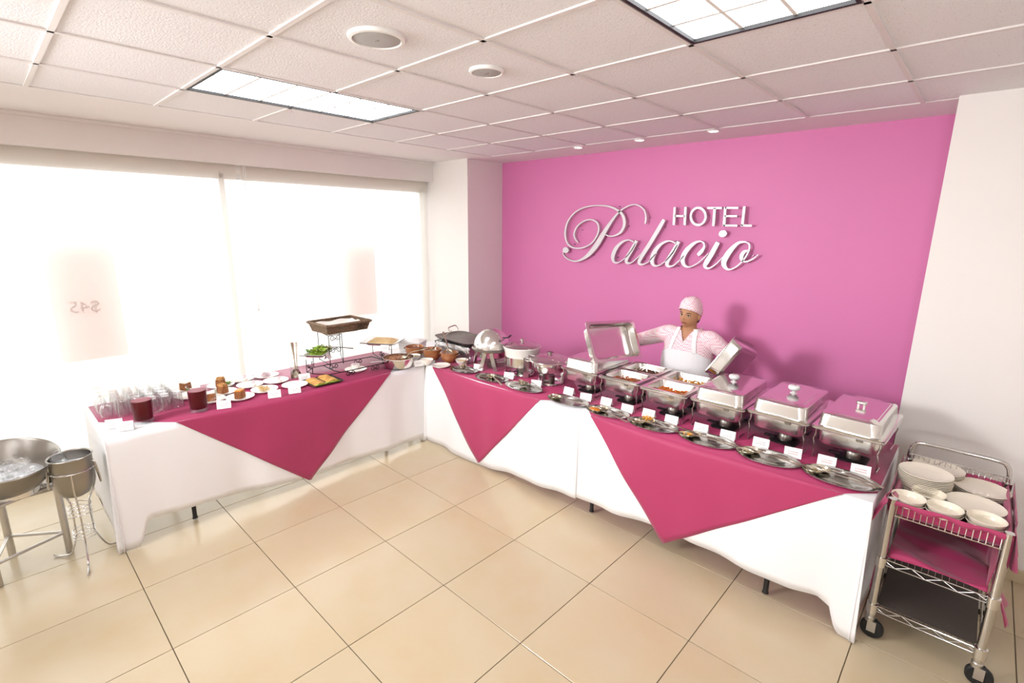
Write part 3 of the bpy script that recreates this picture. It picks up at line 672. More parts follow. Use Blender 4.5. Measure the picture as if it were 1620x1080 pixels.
# ================================================================ serving trays with spoons, tent cards
def tray(a, b):
    return M().loft([el(a * .62, b * .62, 0, 36), el(a * .68, b * .68, .001, 36), el(a * .76, b * .74, .009, 36), el(a, b, .014, 36), el(a * 1.0, b * 1.0, .0155, 36), el(a * .98, b * .98, .0155, 36), el(a * .75, b * .73, .0105, 36), el(a * .67, b * .67, .0028, 36), el(a * .3, b * .3, .0022, 36)]).mesh('oval_tray', 'steel_tray')
TRAYS = [(.53, 2.485, .145, .10, .15), (.885, 2.485, .165, .105, .1), (1.245, 2.49, .185, .10, .0), (1.69, 2.485, .175, .10, .02), (2.03, 2.49, .163, .10, .03), (2.37, 2.495, .172, .105, .05), (2.725, 2.51, .174, .105, .06), (3.068, 2.515, .168, .11, .06), (3.415, 2.525, .178, .115, 0)]
TL = ['oval steel tray nearest the corner, left end of the row of trays', 'oval steel tray with a brown tipped spoon, second from the corner end', 'oval steel tray with a ladle, in front of the white lidded pot', 'oval steel tray sticking out over the bare white gap between the magenta cloths', 'oval steel tray with an orange stained spoon, right of the bare white gap',
      'oval steel tray with yellow noodle scraps, in front of the open dishes', 'oval steel tray with a bit of yellow food, third from the cart end', 'oval steel tray with two spoons, second from the cart end', 'oval steel tray with two spoons, at the cart end of the row']
for n, (x, y, a, b, rz) in enumerate(TRAYS):
    tag(link('oval_tray', tray(a, b), None, (x, y, Z), (0, 0, rz)), TL[n], 'tray', 'oval steel trays along the buffet front')
ZS = Z + .004
G = 'serving utensils on the trays'
utensil(LADLE, 'steel ladle with its bowl turned to the camera on the corner end tray', (.545, 2.50, ZS + .03), 1.9, G, tilt=-.25, roll=-1.0)
utensil(SPOON, 'serving spoon with brown tip hanging off the second tray', (.85, 2.51, ZS), -.45, G)
utensil(LADLE, 'steel ladle lying on the tray in front of the white lidded pot', (1.215, 2.50, ZS + .012), -.18, G, roll=-.5)
utensil(SPOON_L, 'large serving spoon on the tray over the bare white gap', (1.575, 2.475, ZS), -.02, G)
utensil(SPOON_L, 'orange stained serving spoon with long handle pointing off the tray edge', (1.945, 2.46, ZS), -.22, G)
utensil(SPOON, 'clean serving spoon beside the orange stained one', (1.975, 2.51, ZS + .004), -.2, G)
utensil(SPOON, 'brown stained serving spoon on the tray with noodle scraps', (2.27, 2.470, ZS), .05, G)
utensil(SPOON_L, 'serving spoon with noodles stuck on it, handle towards the next card', (2.315, 2.52, ZS + .004), .06, G)
utensil(SPOON, 'serving spoon on the third tray from the cart, nearer the dishes', (2.625, 2.535, ZS), -.02, G)
utensil(SPOON, 'serving spoon on the third tray from the cart, nearer the edge', (2.60, 2.485, ZS + .002), .06, G)
utensil(SPOON, 'upper of two spoons on the tray second from the cart', (2.97, 2.545, ZS), -.04, G)
utensil(SPOON, 'lower of two spoons on the tray second from the cart', (2.945, 2.50, ZS + .001), .04, G)
utensil(SPOON, 'upper of two spoons on the tray beside the cart', (3.315, 2.565, ZS), -.12, G)
utensil(SPOON, 'lower of two spoons on the tray beside the cart', (3.285, 2.515, ZS + .001), -.04, G)
stuff(bits(26, lambda r: (r.gauss(0, .018), r.gauss(0, .014), .016 + r.uniform(0, .016), .8), strip_, 31).obj('noodle_scraps', 'pasta', None, (2.325, 2.525, ZS + .008)), 'small heap of yellow noodle scraps on a steel tray', 'food')
stuff(bits(14, lambda r: (r.gauss(0, .014), r.gauss(0, .010), .014 + r.uniform(0, .006), .7), strip_, 32).obj('noodle_scraps', 'pasta', None, (2.62, 2.485, ZS + .006)), 'pinch of yellow food stuck to a spoon', 'food')
tag(M().loft([el(.044, .030, .012, 18), el(.042, .028, .016, 18), el(.02, .014, .018, 18)]).obj('sauce_smear', 'caramel', None, (1.945, 2.46, ZS), (0, 0, -.22)), 'orange sauce left in a serving spoon', 'sauce')
CARDS = [(.60, 2.60, .55, 'left end of the row, before the roll top dish'), (.975, 2.605, .5, 'before the white lidded pot'), (1.285, 2.60, .5, 'before the glass lidded dish'), (1.59, 2.635, .05, 'left of the two before the first closed dish'), (1.765, 2.61, .35, 'right of the two before the first closed dish'),
         (1.93, 2.635, .05, 'left of the two before the left open dish'), (2.115, 2.615, .1, 'right of the two before the left open dish'), (2.27, 2.635, .05, 'left of the two before the right open dish'), (2.435, 2.635, .08, 'right of the two before the right open dish'), (2.635, 2.635, .05, 'left of the two before the third closed dish from the cart'),
         (2.80, 2.64, .1, 'right of the two before the third closed dish from the cart'), (2.985, 2.665, .1, 'left of the two before the second dish from the cart'), (3.16, 2.65, .25, 'right of the two before the second dish from the cart'), (3.325, 2.665, .1, 'left of the two before the dish beside the cart'), (3.48, 2.665, .22, 'right of the two before the dish beside the cart')]
for n, (x, y, a, lab) in enumerate(CARDS): card('white tent card, ' + lab, x, y, a * .8, CARDR if n > 11 else CARDM)

# ================================================================ round dishes and the griddle at the corner end
c = at(779, 556, z=.93); t = thing('roll_top_chafer', 'round steel chafing dish with a roll top dome lid', 'chafing dish', (.597, 2.768, Z), .35)
M().lathe([(.001, .085), (.10, .088), (.145, .11), (.163, .165), (.175, .175), (.178, .182), (.172, .186), (.155, .184), (.14, .12), (.001, .095)], 40).obj('pan', 'steel', t)
dm = M(); R = .168
dm.loft([[(R * math.cos(a) * math.cos(b), R * math.cos(a) * math.sin(b), .186 + R * 1.02 * math.sin(a)) for b in [2 * PI * k / 44 for k in range(44)]] for a in [PI / 2 * j / 14 for j in range(15)][:-1] + [PI / 2 - .02]])
d = dm.obj('dome_lid', 'steel', t)
M().tube(cat([(.166 * math.cos(-.5), .166 * math.sin(-.5), .30), (.2, -.09, .31), (.2, -.02, .315), (.166, .02, .30)], 4), .006, 8).obj('lid_handle', 'black_plastic', d)
M().lathe([(.172, .165), (.182, .168), (.184, .184), (.176, .19), (.170, .186)], 40).obj('ring', 'steel_dark', t)
def aleg(name, par, r, a, h, w=.045, sp=.07, mat='steel_brushed'):
    g = M(); e = .004
    for s in (-1, 1):
        g.loft([[(r + e * i, s * sp + w * .42 * j, 0) for i, j in ((-1, -1), (1, -1), (1, 1), (-1, 1))], [(r + e * i, s * sp * .35 + w * .36 * j, h) for i, j in ((-1, -1), (1, -1), (1, 1), (-1, 1))]])
    return g.obj(name, mat, par, None, (0, 0, a), smooth=0)
for a in (-1.35, .75, 2.85): aleg('leg', t, .155, a, .17)
M().tube([(-.11, -.06, .04), (.11, .06, .04)], .006, 8).obj('crossbar', 'steel_dark', t)
M().lathe([(.045, 0), (.045, .05), (.040, .055), (.001, .055)], 20).obj('fuel_can', 'steel_dark', t)
c = at(826, 549, z=1.0); t = thing('round_chafer', 'round white casserole with glass lid on a steel burner stand', 'chafing dish', (c.x, c.y, Z))
p = M().lathe([(.001, .10), (.12, .10), (.142, .12), (.150, .19), (.155, .205), (.168, .245), (.166, .25), (.158, .247), (.14, .19), (.001, .15)], 40).obj('casserole', 'porcelain', t)
M().lathe([(.145, .085), (.147, .085), (.147, .20), (.152, .205), (.145, .208), (.143, .20)], 40).obj('steel_band', 'steel', t)
l = M().lathe([(.160, .247), (.162, .250), (.14, .262), (.09, .276), (.03, .284), (.001, .285)], 40).obj('lid', 'lid_glass', t)
M().lathe([(.164, .245), (.166, .250), (.161, .253), (.157, .250)], 40).obj('lid_rim', 'steel', l)
M().lathe([(.008, .284), (.008, .296), (.020, .300), (.022, .308), (.014, .313), (.001, .314)], 20).obj('lid_knob', 'steel', l)
tag(M().lathe([(.138, .20), (.12, .206), (.06, .212), (.001, .214)], 30).obj('food', 'rice', None, (c.x, c.y, Z)), 'pale food under the glass lid of the white casserole', 'food', kind='stuff')
for a in (-.6, 1.5, 3.6): M().box(.148, 0, .09, .005, .05, .18, b=.001).obj('leg', 'steel', t, None, (0, 0, a), smooth=0)
M().lathe([(.11, 0), (.115, .004), (.112, .016), (.09, .018), (.085, .004)], 36).obj('base_ring', 'steel', t)
M().lathe([(.045, .004), (.045, .07), (.040, .076), (.001, .076)], 20).obj('fuel_can', 'steel_dark', t)
c = at(879, 567, z=.965); t = thing('round_chafer', 'round steel chafing dish with a domed glass lid', 'chafing dish', (1.287, 2.765, Z)); c = Vector((1.287, 2.765, 0))
M().lathe([(.001, .095), (.10, .095), (.135, .115), (.150, .16), (.153, .185), (.160, .188), (.158, .193), (.147, .190), (.13, .12), (.001, .105)], 40).obj('pan', 'steel', t)
l = M().lathe([(.165, .194), (.167, .198), (.145, .214), (.10, .232), (.04, .242), (.001, .243)], 40).obj('lid', 'lid_glass', t)
M().lathe([(.168, .190), (.172, .194), (.168, .199), (.162, .195)], 40).obj('lid_rim', 'steel', l)
M().lathe([(.010, .242), (.010, .252), (.024, .254), (.025, .262), (.016, .266), (.001, .266)], 20).obj('lid_knob', 'steel_dark', l)
for z in (.178, .200):
    for s in (PI, 0): M().tube(cat([(.150 * math.cos(-.35), .150 * math.sin(-.35), z), (.195, -.05, z + .002), (.200, 0, z + .002), (.195, .05, z + .002), (.150 * math.cos(.35), .150 * math.sin(.35), z)], 4), .005, 8).obj('side_handle', 'steel', t, None, (0, 0, s + .4))
for a in (-1.15, .95, 3.0): M().loft([[(.10, -.026, 0), (.106, -.026, 0), (.106, .026, 0), (.10, .026, 0)], [(.10, -.026, .05), (.106, -.026, .05), (.106, .026, .05), (.10, .026, .05)], [(.138, -.022, .15), (.146, -.022, .15), (.146, .022, .15), (.138, .022, .15)]]).obj('leg', 'steel', t, None, (0, 0, a), smooth=0)
M().lathe([(.105, 0), (.112, .004), (.110, .016), (.085, .018), (.08, .004)], 36).obj('base_ring', 'steel', t)
M().lathe([(.045, .004), (.045, .06), (.040, .066), (.001, .066)], 20).obj('fuel_can', 'steel_dark', t)
stuff(M().lathe([(.135, .15), (.10, .156), (.001, .160)], 30).obj('food', 'stew_dark', None, (c.x, c.y, Z)), 'brown stew under the domed glass lid', 'food')
# foil wrapped burner with griddle
t = thing('portable_burner', 'portable burner wrapped in crumpled foil under the griddle', 'burner', (.10, 2.86, Z))
rnd = random.Random(5); g = M(); L = []
for z in (0, .03, .06, .09, .12, .145):
    L.append([(x + rnd.uniform(-.012, .012), y + rnd.uniform(-.012, .012), z + rnd.uniform(-.004, .004) * (z > 0)) for x, y, _ in rr(.50, .34, .03, z, n=6)])
g.loft(L).obj('foil_wrap', 'foil', t, smooth=20)
for sx in (-1, 1): M().tube([(sx * .18, -.12, .14), (sx * .18, .12, .16)], .012, 8).obj('grate_bar', 'iron', t)
t = thing('griddle', 'flat grey steel griddle plate with a loop handle', 'griddle', (.10, 2.87, Z + .163), -.06)
M().loft([rr(.56, .34, .08, 0), rr(.60, .38, .10, .020), rr(.605, .385, .10, .021), rr(.585, .365, .09, .018), rr(.54, .32, .08, .007), rr(.3, .15, .05, .0065)]).obj('plate', 'griddle', t)
M().tube(cat([(-.285, .04, .015), (-.33, .045, .055), (-.335, .10, .07), (-.335, .15, .07), (-.30, .16, .02)], 4), .006, 8).obj('handle', 'steel_brushed', t)
M().tube(cat([(.29, -.06, .015), (.33, -.05, .05), (.335, 0, .06), (.33, .05, .05), (.29, .06, .015)], 4), .006, 8).obj('handle', 'steel_brushed', t)

# clay pots, small bowls, saute pan
def claypot(label, x, y, r, food, fl_lab, h=.095, sauce=None):
    t = thing('clay_pot', label, 'clay pot', (x, y, Z), 0, 'glazed clay pots')
    M().lathe([(.001, .003), (r * .55, 0), (r * .62, .002), (r * .95, h * .45), (r * .97, h * .7), (r * 1.0, h * .95), (r * 1.03, h), (r * .97, h + .003), (r * .90, h * .92), (r * .86, h * .5), (r * .5, .01), (.001, .009)], 32).obj('body', 'clay', t)
    for s in (0, PI): M().tube(cat([(r * .97, -.02, h * .75), (r * 1.14, -.014, h * .8), (r * 1.14, .014, h * .8), (r * .97, .02, h * .75)], 4), .006, 8).obj('ear_handle', 'clay_dark', t, None, (0, 0, s + .5))
    stuff(M().lathe([(r * .88, h * .74), (r * .6, h * .76), (.001, h * .77)], 28).obj('food', food, None, (x, y, Z)), fl_lab, 'food')
claypot('glazed clay pot of creamy sauce with a dark handled spoon', .0, 2.545, .092, 'cream_sauce', 'creamy white sauce in the middle clay pot', .10)
claypot('glazed clay pot of red sauce nearest the foil burner', .20, 2.592, .084, 'salsa_red', 'red sauce in the clay pot by the foil burner')
claypot('darker clay pot of beans behind the frying pan', -.22, 2.50, .095, 'beans', 'dark beans in the clay pot behind the frying pan')
utensil(SPOON, 'serving spoon standing in the clay pot of creamy sauce', (.0, 2.545, Z + .085), .6, 'spoons in the sauces', tilt=-.75)
utensil(SPOON, 'serving spoon standing in the clay pot of red sauce', (.20, 2.592, Z + .075), 2.7, 'spoons in the sauces', tilt=-.6)
BW = bowl_mesh(.062, .05, 'porcelain')
BXY = [(.126, 2.38), (.362, 2.61), (-.088, 2.395)]
BS = [(675, 573, 'cream_sauce', 'small white bowl of dip at the corner of the magenta cloth', 'pale dip in the small bowl at the corner'), (729, 572, 'rice', 'small white bowl of grated cheese before the foil burner', 'grated cheese in the small bowl'), (657, 563, 'salsa_green', 'small white bowl of green salsa beside the frying pan', 'green salsa in the small bowl'), (703, 569, 'salsa_green', 'small white bowl between the red sauce pot and the empty plate', 'greenish dip in the small bowl')]
for (px, py, mt, lab, l2), (bx, by) in zip(BS, BXY):
    c = Vector((bx, by, 0)); tag(link('bowl', BW, None, (c.x, max(c.y, 2.2), Z)), lab, 'bowl', 'small white bowls')
    stuff(M().lathe([(.054, .036), (.03, .041), (.001, .043)], 24).obj('food', mt, None, (c.x, max(c.y, 2.2), Z)), l2, 'food')
c = at(694, 579, z=.775); tag(link('plate', plate_mesh(.085, 'porcelain'), None, (c.x, c.y + .03, Z)), 'empty white plate in front of the clay pots', 'plate')
t = thing('saute_pan', 'steel saute pan of shredded meat at the corner of the table', 'pan', (-.01, 2.165, Z))
M().lathe([(.001, .004), (.11, 0), (.122, .004), (.136, .03), (.139, .085), (.142, .088), (.137, .089), (.133, .03), (.11, .008), (.001, .007)], 40).obj('pan_body', 'steel', t)
M().tube(cat([(0, -.135, .07), (0, -.17, .076), (.01, -.26, .088), (.012, -.30, .09)], 4), [.011, .010, .009, .009, .009, .009, .009, .009, .009, .009, .010, .010, .008], 8, flat=.5).obj('handle', 'steel_brushed', t)
b_ = stuff(M().lathe([(.128, .055), (.09, .062), (.001, .068)], 30).obj('food', 'shredded', None, (-.01, 2.165, Z)), 'shredded meat in the saute pan', 'food')
bits(160, lambda r: (r.gauss(-.02, .05), r.gauss(0, .045), .066 + r.uniform(0, .012), .9), strip_, 9).obj('food_pieces', 'shredded', b_)
utensil(LADLE, 'steel ladle resting in the saute pan', (.05, 2.19, Z + .055), 1.2, 'spoons in the sauces', tilt=-.3)
card('white tent card leaning before the saute pan', .105, 2.30, 1.35)
tag(M().loft([rr(.24, .15, .02, 0), rr(.26, .17, .025, .09), rr(.27, .18, .03, .092), rr(.27, .18, .03, .105), rr(.24, .15, .03, .115)]).obj('container', 'white_plastic', None, (-.43, 2.62, Z), (0, 0, .5)), 'white plastic container with lid behind the clay pots', 'container')
tag(link('plate', plate_mesh(.10, 'porcelain'), None, (-.275, 2.30, Z)), 'white plate tucked behind the saute pan', 'plate')
# ================================================================ left table: glasses, jugs, desserts
GL = M().lathe([(.001, .112), (.024, .112), (.0255, .110), (.027, .095), (.0335, .02), (.035, .002), (.0345, 0), (.033, .002), (.0315, .02), (.025, .097), (.001, .099)], 22).mesh('drinking_glass', 'glass')
for ci, y in enumerate((.155, .232, .309, .386, .463)):
    for k in range(6):
        if k == 0 and ci < 2: continue
        side = ['nearest the table end', 'second from the table end', 'in the middle', 'second from the cakes', 'nearest the cakes'][ci]
        tag(link('drinking_glass', GL, None, (-.185 - .082 * k - .006 * ci, y + .004 * (k % 2), Z)), 'upturned clear glass, ' + ['front', 'second', 'third', 'fourth', 'fifth', 'rear'][k] + ' in the file ' + side, 'glass', 'upturned drinking glasses')
GO = [M().lathe([(.030, .148), (.031, .150), (.029, .152), (.006, .147), (.004, .143), (.004, .100), (.010, .094), (.028, .075), (.036, .045), (.033, .002), (.032, 0), (.031, .002), (.0345, .045), (.026, .073), (.001, .090)], 22).mesh('wine_glass', 'glass')]
for n, (x, y) in enumerate(((-.31, .075), (-.42, .07), (-.54, .075))):
    tag(link('wine_glass', GO[0], None, (x, y, Z)), ['upturned stemmed glass behind the two tent cards', 'upturned stemmed glass in the middle of the end row', 'upturned stemmed glass nearest the window at the end'][n], 'glass', 'upturned stemmed glasses')
def jug(label, x, y):
    t = thing('glass_jug', label, 'jug', (x, y, Z), 0, 'glass jugs of red drink')
    M().lathe([(.001, .0), (.052, 0), (.056, .006), (.056, .016), (.054, .02), (.061, .178), (.062, .180), (.0605, .181), (.0585, .178), (.052, .024), (.001, .022)], 36).obj('body', 'jug_glass', t)
    for k in range(16): M().ball((.0545 * math.cos(k * PI / 8), .0545 * math.sin(k * PI / 8), .010), .008, .008, .010, 8, 6).obj('foot_bead', 'jug_glass', t)
    M().lathe([(.001, .025), (.050, .025), (.0515, .028), (.0562, .147), (.0555, .149), (.001, .149)], 36).obj('drink', 'hibiscus', t)
    M().tube([(.0608 * math.cos(k * PI / 18), .0608 * math.sin(k * PI / 18), .1805) for k in range(36)], .0016, 6, closed=True).obj('rim', 'glass', t)
    M().lathe([(.001, .1495), (.0555, .1495), (.0553, .1515), (.001, .151)], 36).obj('froth', 'foam', t)
    M().tube(cat([(0, .060, .150), (0, .095, .152), (0, .112, .135), (0, .112, .085), (0, .098, .060), (0, .056, .035)], 5), .0095, 10, flat=.8).obj('handle', 'glass', t)
jug('glass jug of dark red drink nearest the table end', -.035, .225)
jug('glass jug of dark red drink beside the cakes', -.01, .535)
card('tent card at the table end, left of the pair', -.06, .075, 1.2); card('tent card beside the first red jug, right of the pair', .035, .115, 1.2)
PL = plate_mesh(.098, 'porcelain')
PLS = [(-.58, .60, 'cake'), (-.38, .575, None), (-.49, .82, 'cake'), (-.30, .775, 'cake'), (-.17, .655, 'cake'), (-.085, .825, 'iced'), (-.34, .985, 'wrap'), (-.545, .99, 'wrap'), (-.14, 1.02, 'shred'), (-.09, 1.235, 'plain'), (-.31, 1.175, 'wrap'), (-.515, 1.18, 'shred2')]
PN = ['rear left plate of cake', 'white dessert plate half hidden behind the second jug', 'white plate of nut cake at the back of the cakes', 'white plate of nut cake in the middle of the cakes', 'white plate of dark cake seen through the jug handle', 'white plate of iced cake with caramel at the table edge',
      'white plate in the middle of the dessert rows', 'white plate at the rear of the middle dessert row', 'white plate of shredded food at the table edge', 'white plate at the table edge nearest the tortillas', 'white plate second from the table edge, near the tongs', 'white plate at the rear, near the tongs']
for n, (x, y, kind) in enumerate(PLS):
    lab = PN[n] if n else 'white plate of cake at the rear left of the desserts'
    tag(link('plate', PL, None, (x, y, Z)), lab, 'plate', 'white dessert plates')
    zt = Z + .0068
    if kind in ('cake', 'iced'):
        t = thing('cake_slice', {0: 'slice of white topped cake at the rear left', 2: 'nut topped cake slice at the rear', 3: 'nut topped cake slice in the middle', 4: 'dark cake slice seen through the jug handle', 5: 'brown cake slice with icing running down and caramel top'}[n], 'cake', (x, y, zt), .5 + n, 'cake slices')
        M().loft([rr(.066, .052, .006, 0), rr(.068, .054, .006, .003), rr(.066, .052, .006, .052), rr(.058, .046, .006, .056)]).obj('sponge', 'cake', t)
        top = 'nuts' if n in (2, 3) else ('caramel' if n == 5 else 'icing')
        tp = M().loft([rr(.064, .050, .01, .0555), rr(.060, .046, .012, .063), rr(.03, .02, .008, .067)]).obj('topping', top, t)
        if n in (2, 3): bits(30, lambda r: (r.uniform(-.026, .026), r.uniform(-.02, .02), .066, r.uniform(.5, .9)), chunk, n).obj('nut_pieces', 'nuts', tp)
        if n == 5: M().tube(cat([(.0, -.022, .060), (.0, -.0285, .052), (.002, -.029, .02), (0, -.0285, .005)], 4), [.006] * 6 + [.005] * 4 + [.003] * 3, 8).obj('icing_drip', 'icing', t)
        if n in (2, 3, 0): bits(10, lambda r: (r.gauss(.055, .01), r.gauss(-.02, .012), .006, .6), leafy, n + 40).obj('mint_sprig', 'mint', t)
    elif kind == 'wrap':
        t = thing('folded_napkin', {6: 'folded pale napkin on the middle plate', 7: 'folded pale napkin with rolled end on the rear plate', 10: 'folded pale napkin near the tongs'}[n], 'napkin', (x, y, zt), .6, 'napkins on plates')
        M().loft([rr(.09, .05, .012, 0), rr(.094, .054, .014, .006), rr(.085, .046, .012, .014), rr(.06, .03, .01, .018)]).obj('fold', 'napkin', t)
        M().tube(cat([(.02, 0, .020), (.035, .006, .030), (.03, .012, .038), (.02, .006, .034)], 4), .006, 8).obj('curl', 'onion', t)
    elif kind in ('shred', 'shred2'):
        stuff(bits(90, lambda r: (r.gauss(0, .025), r.gauss(0, .016), .006 + r.uniform(0, .016), .7), strip_, n).obj('shredded_dessert', 'rice' if kind == 'shred' else 'onion', None, (x, y, zt)), {8: 'heap of pale shreds on the plate at the table edge', 11: 'heap of pale shreds on the rear plate near the tongs'}[n], 'food')
card('tent card in front of the iced cake', .045, .675, 1.25); card('tent card in front of the shredded food', .062, 1.015, 1.25); card('tent card in front of the plate nearest the tortillas', .065, 1.165, 1.25); card('tent card behind the green tortilla tray', -.20, 1.365, 1.3)
t = thing('cutlery_glass', 'clear glass holding upright serving spoons', 'glass', (-.33, 1.345, Z))
M().lathe([(.001, 0), (.034, 0), (.036, .004), (.037, .10), (.036, .102), (.0345, .10), (.033, .008), (.001, .006)], 26).obj('body', 'glass', t)
for n, (dx, dy, a) in enumerate(((.004, .006, -1.72), (-.006, 0, -1.80), (.0, -.008, -1.88))):
    utensil(SPOON, ['serving spoon standing in the glass, nearest the window', 'serving spoon standing in the middle of the glass', 'serving spoon standing in the glass, leaning furthest'][n], (-.33 + dx, 1.35 + dy, Z + .012), [2.6, 2.9, 2.75][n], 'spoons standing in the glass', tilt=-1.25 + n * .04, roll=.2)
# green tray with tortillas
t = thing('serving_tray', 'black rimmed square tray under the tortillas', 'tray', (-.045, 1.445, Z), 0)
M().loft([rr(.21, .22, .01, 0), rr(.25, .26, .012, .012), rr(.253, .263, .012, .013), rr(.245, .255, .012, .012), rr(.205, .215, .01, .004)]).obj('dish', 'black_plastic', t)
for n, (dx, dy) in enumerate(((.0, -.055), (-.015, .06))):
    L = []
    for i in range(9):
        u = i / 8 * 2 - 1; L.append([(u * .095 + dx, -.05 + dy + v * .0125, .010 + .018 * math.sin(PI * v / 8) + .003 * math.sin(u * 6 + v)) for v in range(9)] + [(u * .095 + dx, .05 + dy - v * .0125, .006) for v in range(9)])
    f = tag(M().loft(L).obj('folded_tortilla', 'tortilla', None, (-.045, 1.445, Z)), ['golden folded tortilla at the near side of the black tray', 'golden folded tortilla at the far side of the black tray'][n], 'tortilla', 'folded tortillas on the black tray')
M().loft([[(.075 + .02 * (i % 2), -.10 + .022 * i, .016), (.112, -.10 + .022 * i, .020 + .003 * (i % 3)), (.108, -.10 + .022 * i, .010)] for i in range(10)]).obj('lettuce_leaf', 'lettuce', None, (-.045, 1.445, Z)).__setitem__('label', 'strip of green lettuce along the edge of the black tray')
bpy.data.objects['lettuce_leaf']['category'] = 'lettuce'
# iron display rack
t = thing('display_rack', 'black wrought iron three tier buffet rack with scroll feet', 'rack', (-.20, 1.84, Z)); ZR = .047
F = [(-.155, -.25, ZR), (-.155 + .02, -.15, ZR), (-.155, .24, ZR), (.155, .24, ZR), (.155, -.16, ZR), (.07, -.25, ZR)]
M().tube([(.155, -.23, ZR), (.155, .24, ZR)], .004, 8).tube([(-.155, -.23, ZR), (-.13, .24, ZR)], .004, 8).tube([(.155, -.23, ZR), (.06, -.245, ZR), (-.155, -.23, ZR)], .004, 8).tube([(.155, .24, ZR), (.05, .255, ZR), (-.13, .24, ZR)], .004, 8).obj('base_frame', 'iron', t)
def scroll(par, x, y, z0, r, ax='y', name='scroll_foot', flip=1):
    g = M()
    for s in (-1, 1):
        P = []
        for k in range(22):
            a = k / 21 * 1.55 * 2 * PI / 1.2; rad = r * (1 - .62 * k / 21); P.append((0, s * (r * 1.02 - rad * math.cos(a)), flip * -rad * math.sin(a)))
        g.tube([(x + (0 if ax == 'y' else p[1]), y + (p[1] if ax == 'y' else 0), z0 + p[2]) for p in P], .0032, 6)
    return g.obj(name, 'iron', par)
for (x, y) in ((.155, -.14), (.155, .10), (-.14, -.14), (-.14, .10)): scroll(t, x, y, .0245, .0215)
def uprights(par, pts, z0, z1, sc=None):
    for (x, y) in pts: M().tube([(x, y, z0), (x, y, z1)], .0035, 8).obj('upright', 'iron', par)
uprights(t, [(-.172, -.155), (-.180, -.025), (-.45, -.12), (-.46, .10)], .02, .300)
M().tube([(-.172, -.155, .30), (-.180, -.025, .30), (-.46, .10, .30), (-.45, -.12, .30)], .0035, 8, closed=True).obj('basket_support', 'iron', t)
M().tube([(-.172, -.155, .03), (-.45, -.12, .03)], .0035, 8).tube([(-.18, -.025, .03), (-.46, .10, .03)], .0035, 8).obj('support_bar', 'iron', t)
for (z, fl2) in ((.275, 1), (.16, -1)): scroll(t, -.176, -.09, z, .026, 'y', 'scroll_ornament', fl2)
uprights(t, [(-.197, -.363), (-.114, -.349), (-.30, -.25)], .003, .118)
M().tube([(-.197, -.363, .004), (-.114, -.349, .004), (.02, -.27, .006), (.10, -.235, .03), (.155, -.22, ZR)], .0035, 8).tube([(-.197, -.363, .004), (-.30, -.25, .004), (-.155, -.22, ZR)], .0035, 8).obj('dish_arm', 'iron', t)
scroll(t, -.155, -.356, .06, .02, 'x', 'scroll_ornament')
uprights(t, [(.03, .26), (-.12, .34), (-.37, .40), (-.22, .52)], .003, .105)
M().tube([(.03, .26, .004), (-.12, .34, .004), (-.37, .40, .004)], .0035, 8).tube([(.03, .26, ZR), (.10, .24, ZR)], .0035, 8).obj('dish_arm', 'iron', t)
scroll(t, -.045, .30, .075, .022, 'x', 'scroll_ornament')
def sqdish(label, loc, rz, w, d, grp='square white dishes on the iron rack'):
    t = thing('serving_dish', label, 'dish', loc, rz, grp)
    M().loft([rr(w * .62, d * .62, .02, 0), rr(w * .68, d * .68, .02, .003), rr(w * .8, d * .8, .012, .026), rr(w, d, .006, .034), rr(w, d, .006, .037), rr(w * .8, d * .8, .012, .031), rr(w * .66, d * .66, .02, .007)]).obj('dish', 'porcelain', t)
    M().tube(rr(w * .985, d * .985, .006, .0315), .0042, 6, closed=True).obj('dark_rim', 'iron', t)
    return t
ZD = Z + .112
sqdish('square white dish of green salad on the iron rack', (-.50, 1.645, ZD), .75, .215, .34)
b_ = stuff(M().loft([el(.09, .055, .012, 24), el(.10, .062, .022, 24), el(.06, .04, .038, 24), el(.02, .012, .042, 24)]).obj('salad', 'lettuce', None, (-.50, 1.645, ZD), (0, 0, 2.2)), 'green leaf salad with tomato in the square dish', 'salad')
bits(70, lambda r: (r.gauss(0, .05), r.gauss(0, .03), .042 + r.uniform(-.012, .016), r.uniform(.7, 1.2)), leafy, 3).obj('lettuce_leaf', 'lettuce', b_)
bits(26, lambda r: (r.gauss(0, .05), r.gauss(0, .03), .046 + r.uniform(-.012, .014), r.uniform(.6, 1.0)), leafy, 4).obj('dark_leaf', 'lettuce_dark', b_)
bits(10, lambda r: (r.gauss(.01, .03), r.gauss(0, .02), .05, r.uniform(1, 1.6)), chunk, 5).obj('tomato_piece', 'tomato', b_)
utensil(SPOON, 'serving spoon lying across the salad', (-.50, 1.70, ZD + .048), .6, 'salad servers', roll=.3)
sqdish('oblong white dish of yellow rice on the iron rack', (-.50, 2.315, Z + .106), .62, .36, .30)
b_ = stuff(M().loft([rr(.24, .19, .04, .012), rr(.27, .22, .05, .026), rr(.20, .16, .05, .048), rr(.08, .06, .02, .054)], ).obj('rice', 'rice', None, (-.50, 2.315, Z + .106), (0, 0, .62)), 'heap of yellow rice in the oblong dish', 'rice')
bits(200, lambda r: (r.uniform(-.11, .11), r.uniform(-.085, .085), .044 + r.uniform(0, .008), .35), chunk, 8).obj('rice_grains', 'rice', b_)
card('white card clipped on the salad dish edge', -.36, 1.66, .75 + PI / 2, None, Z + .098); card('white card clipped on the rice dish edge', -.30, 2.21, .62, None, Z + .09)
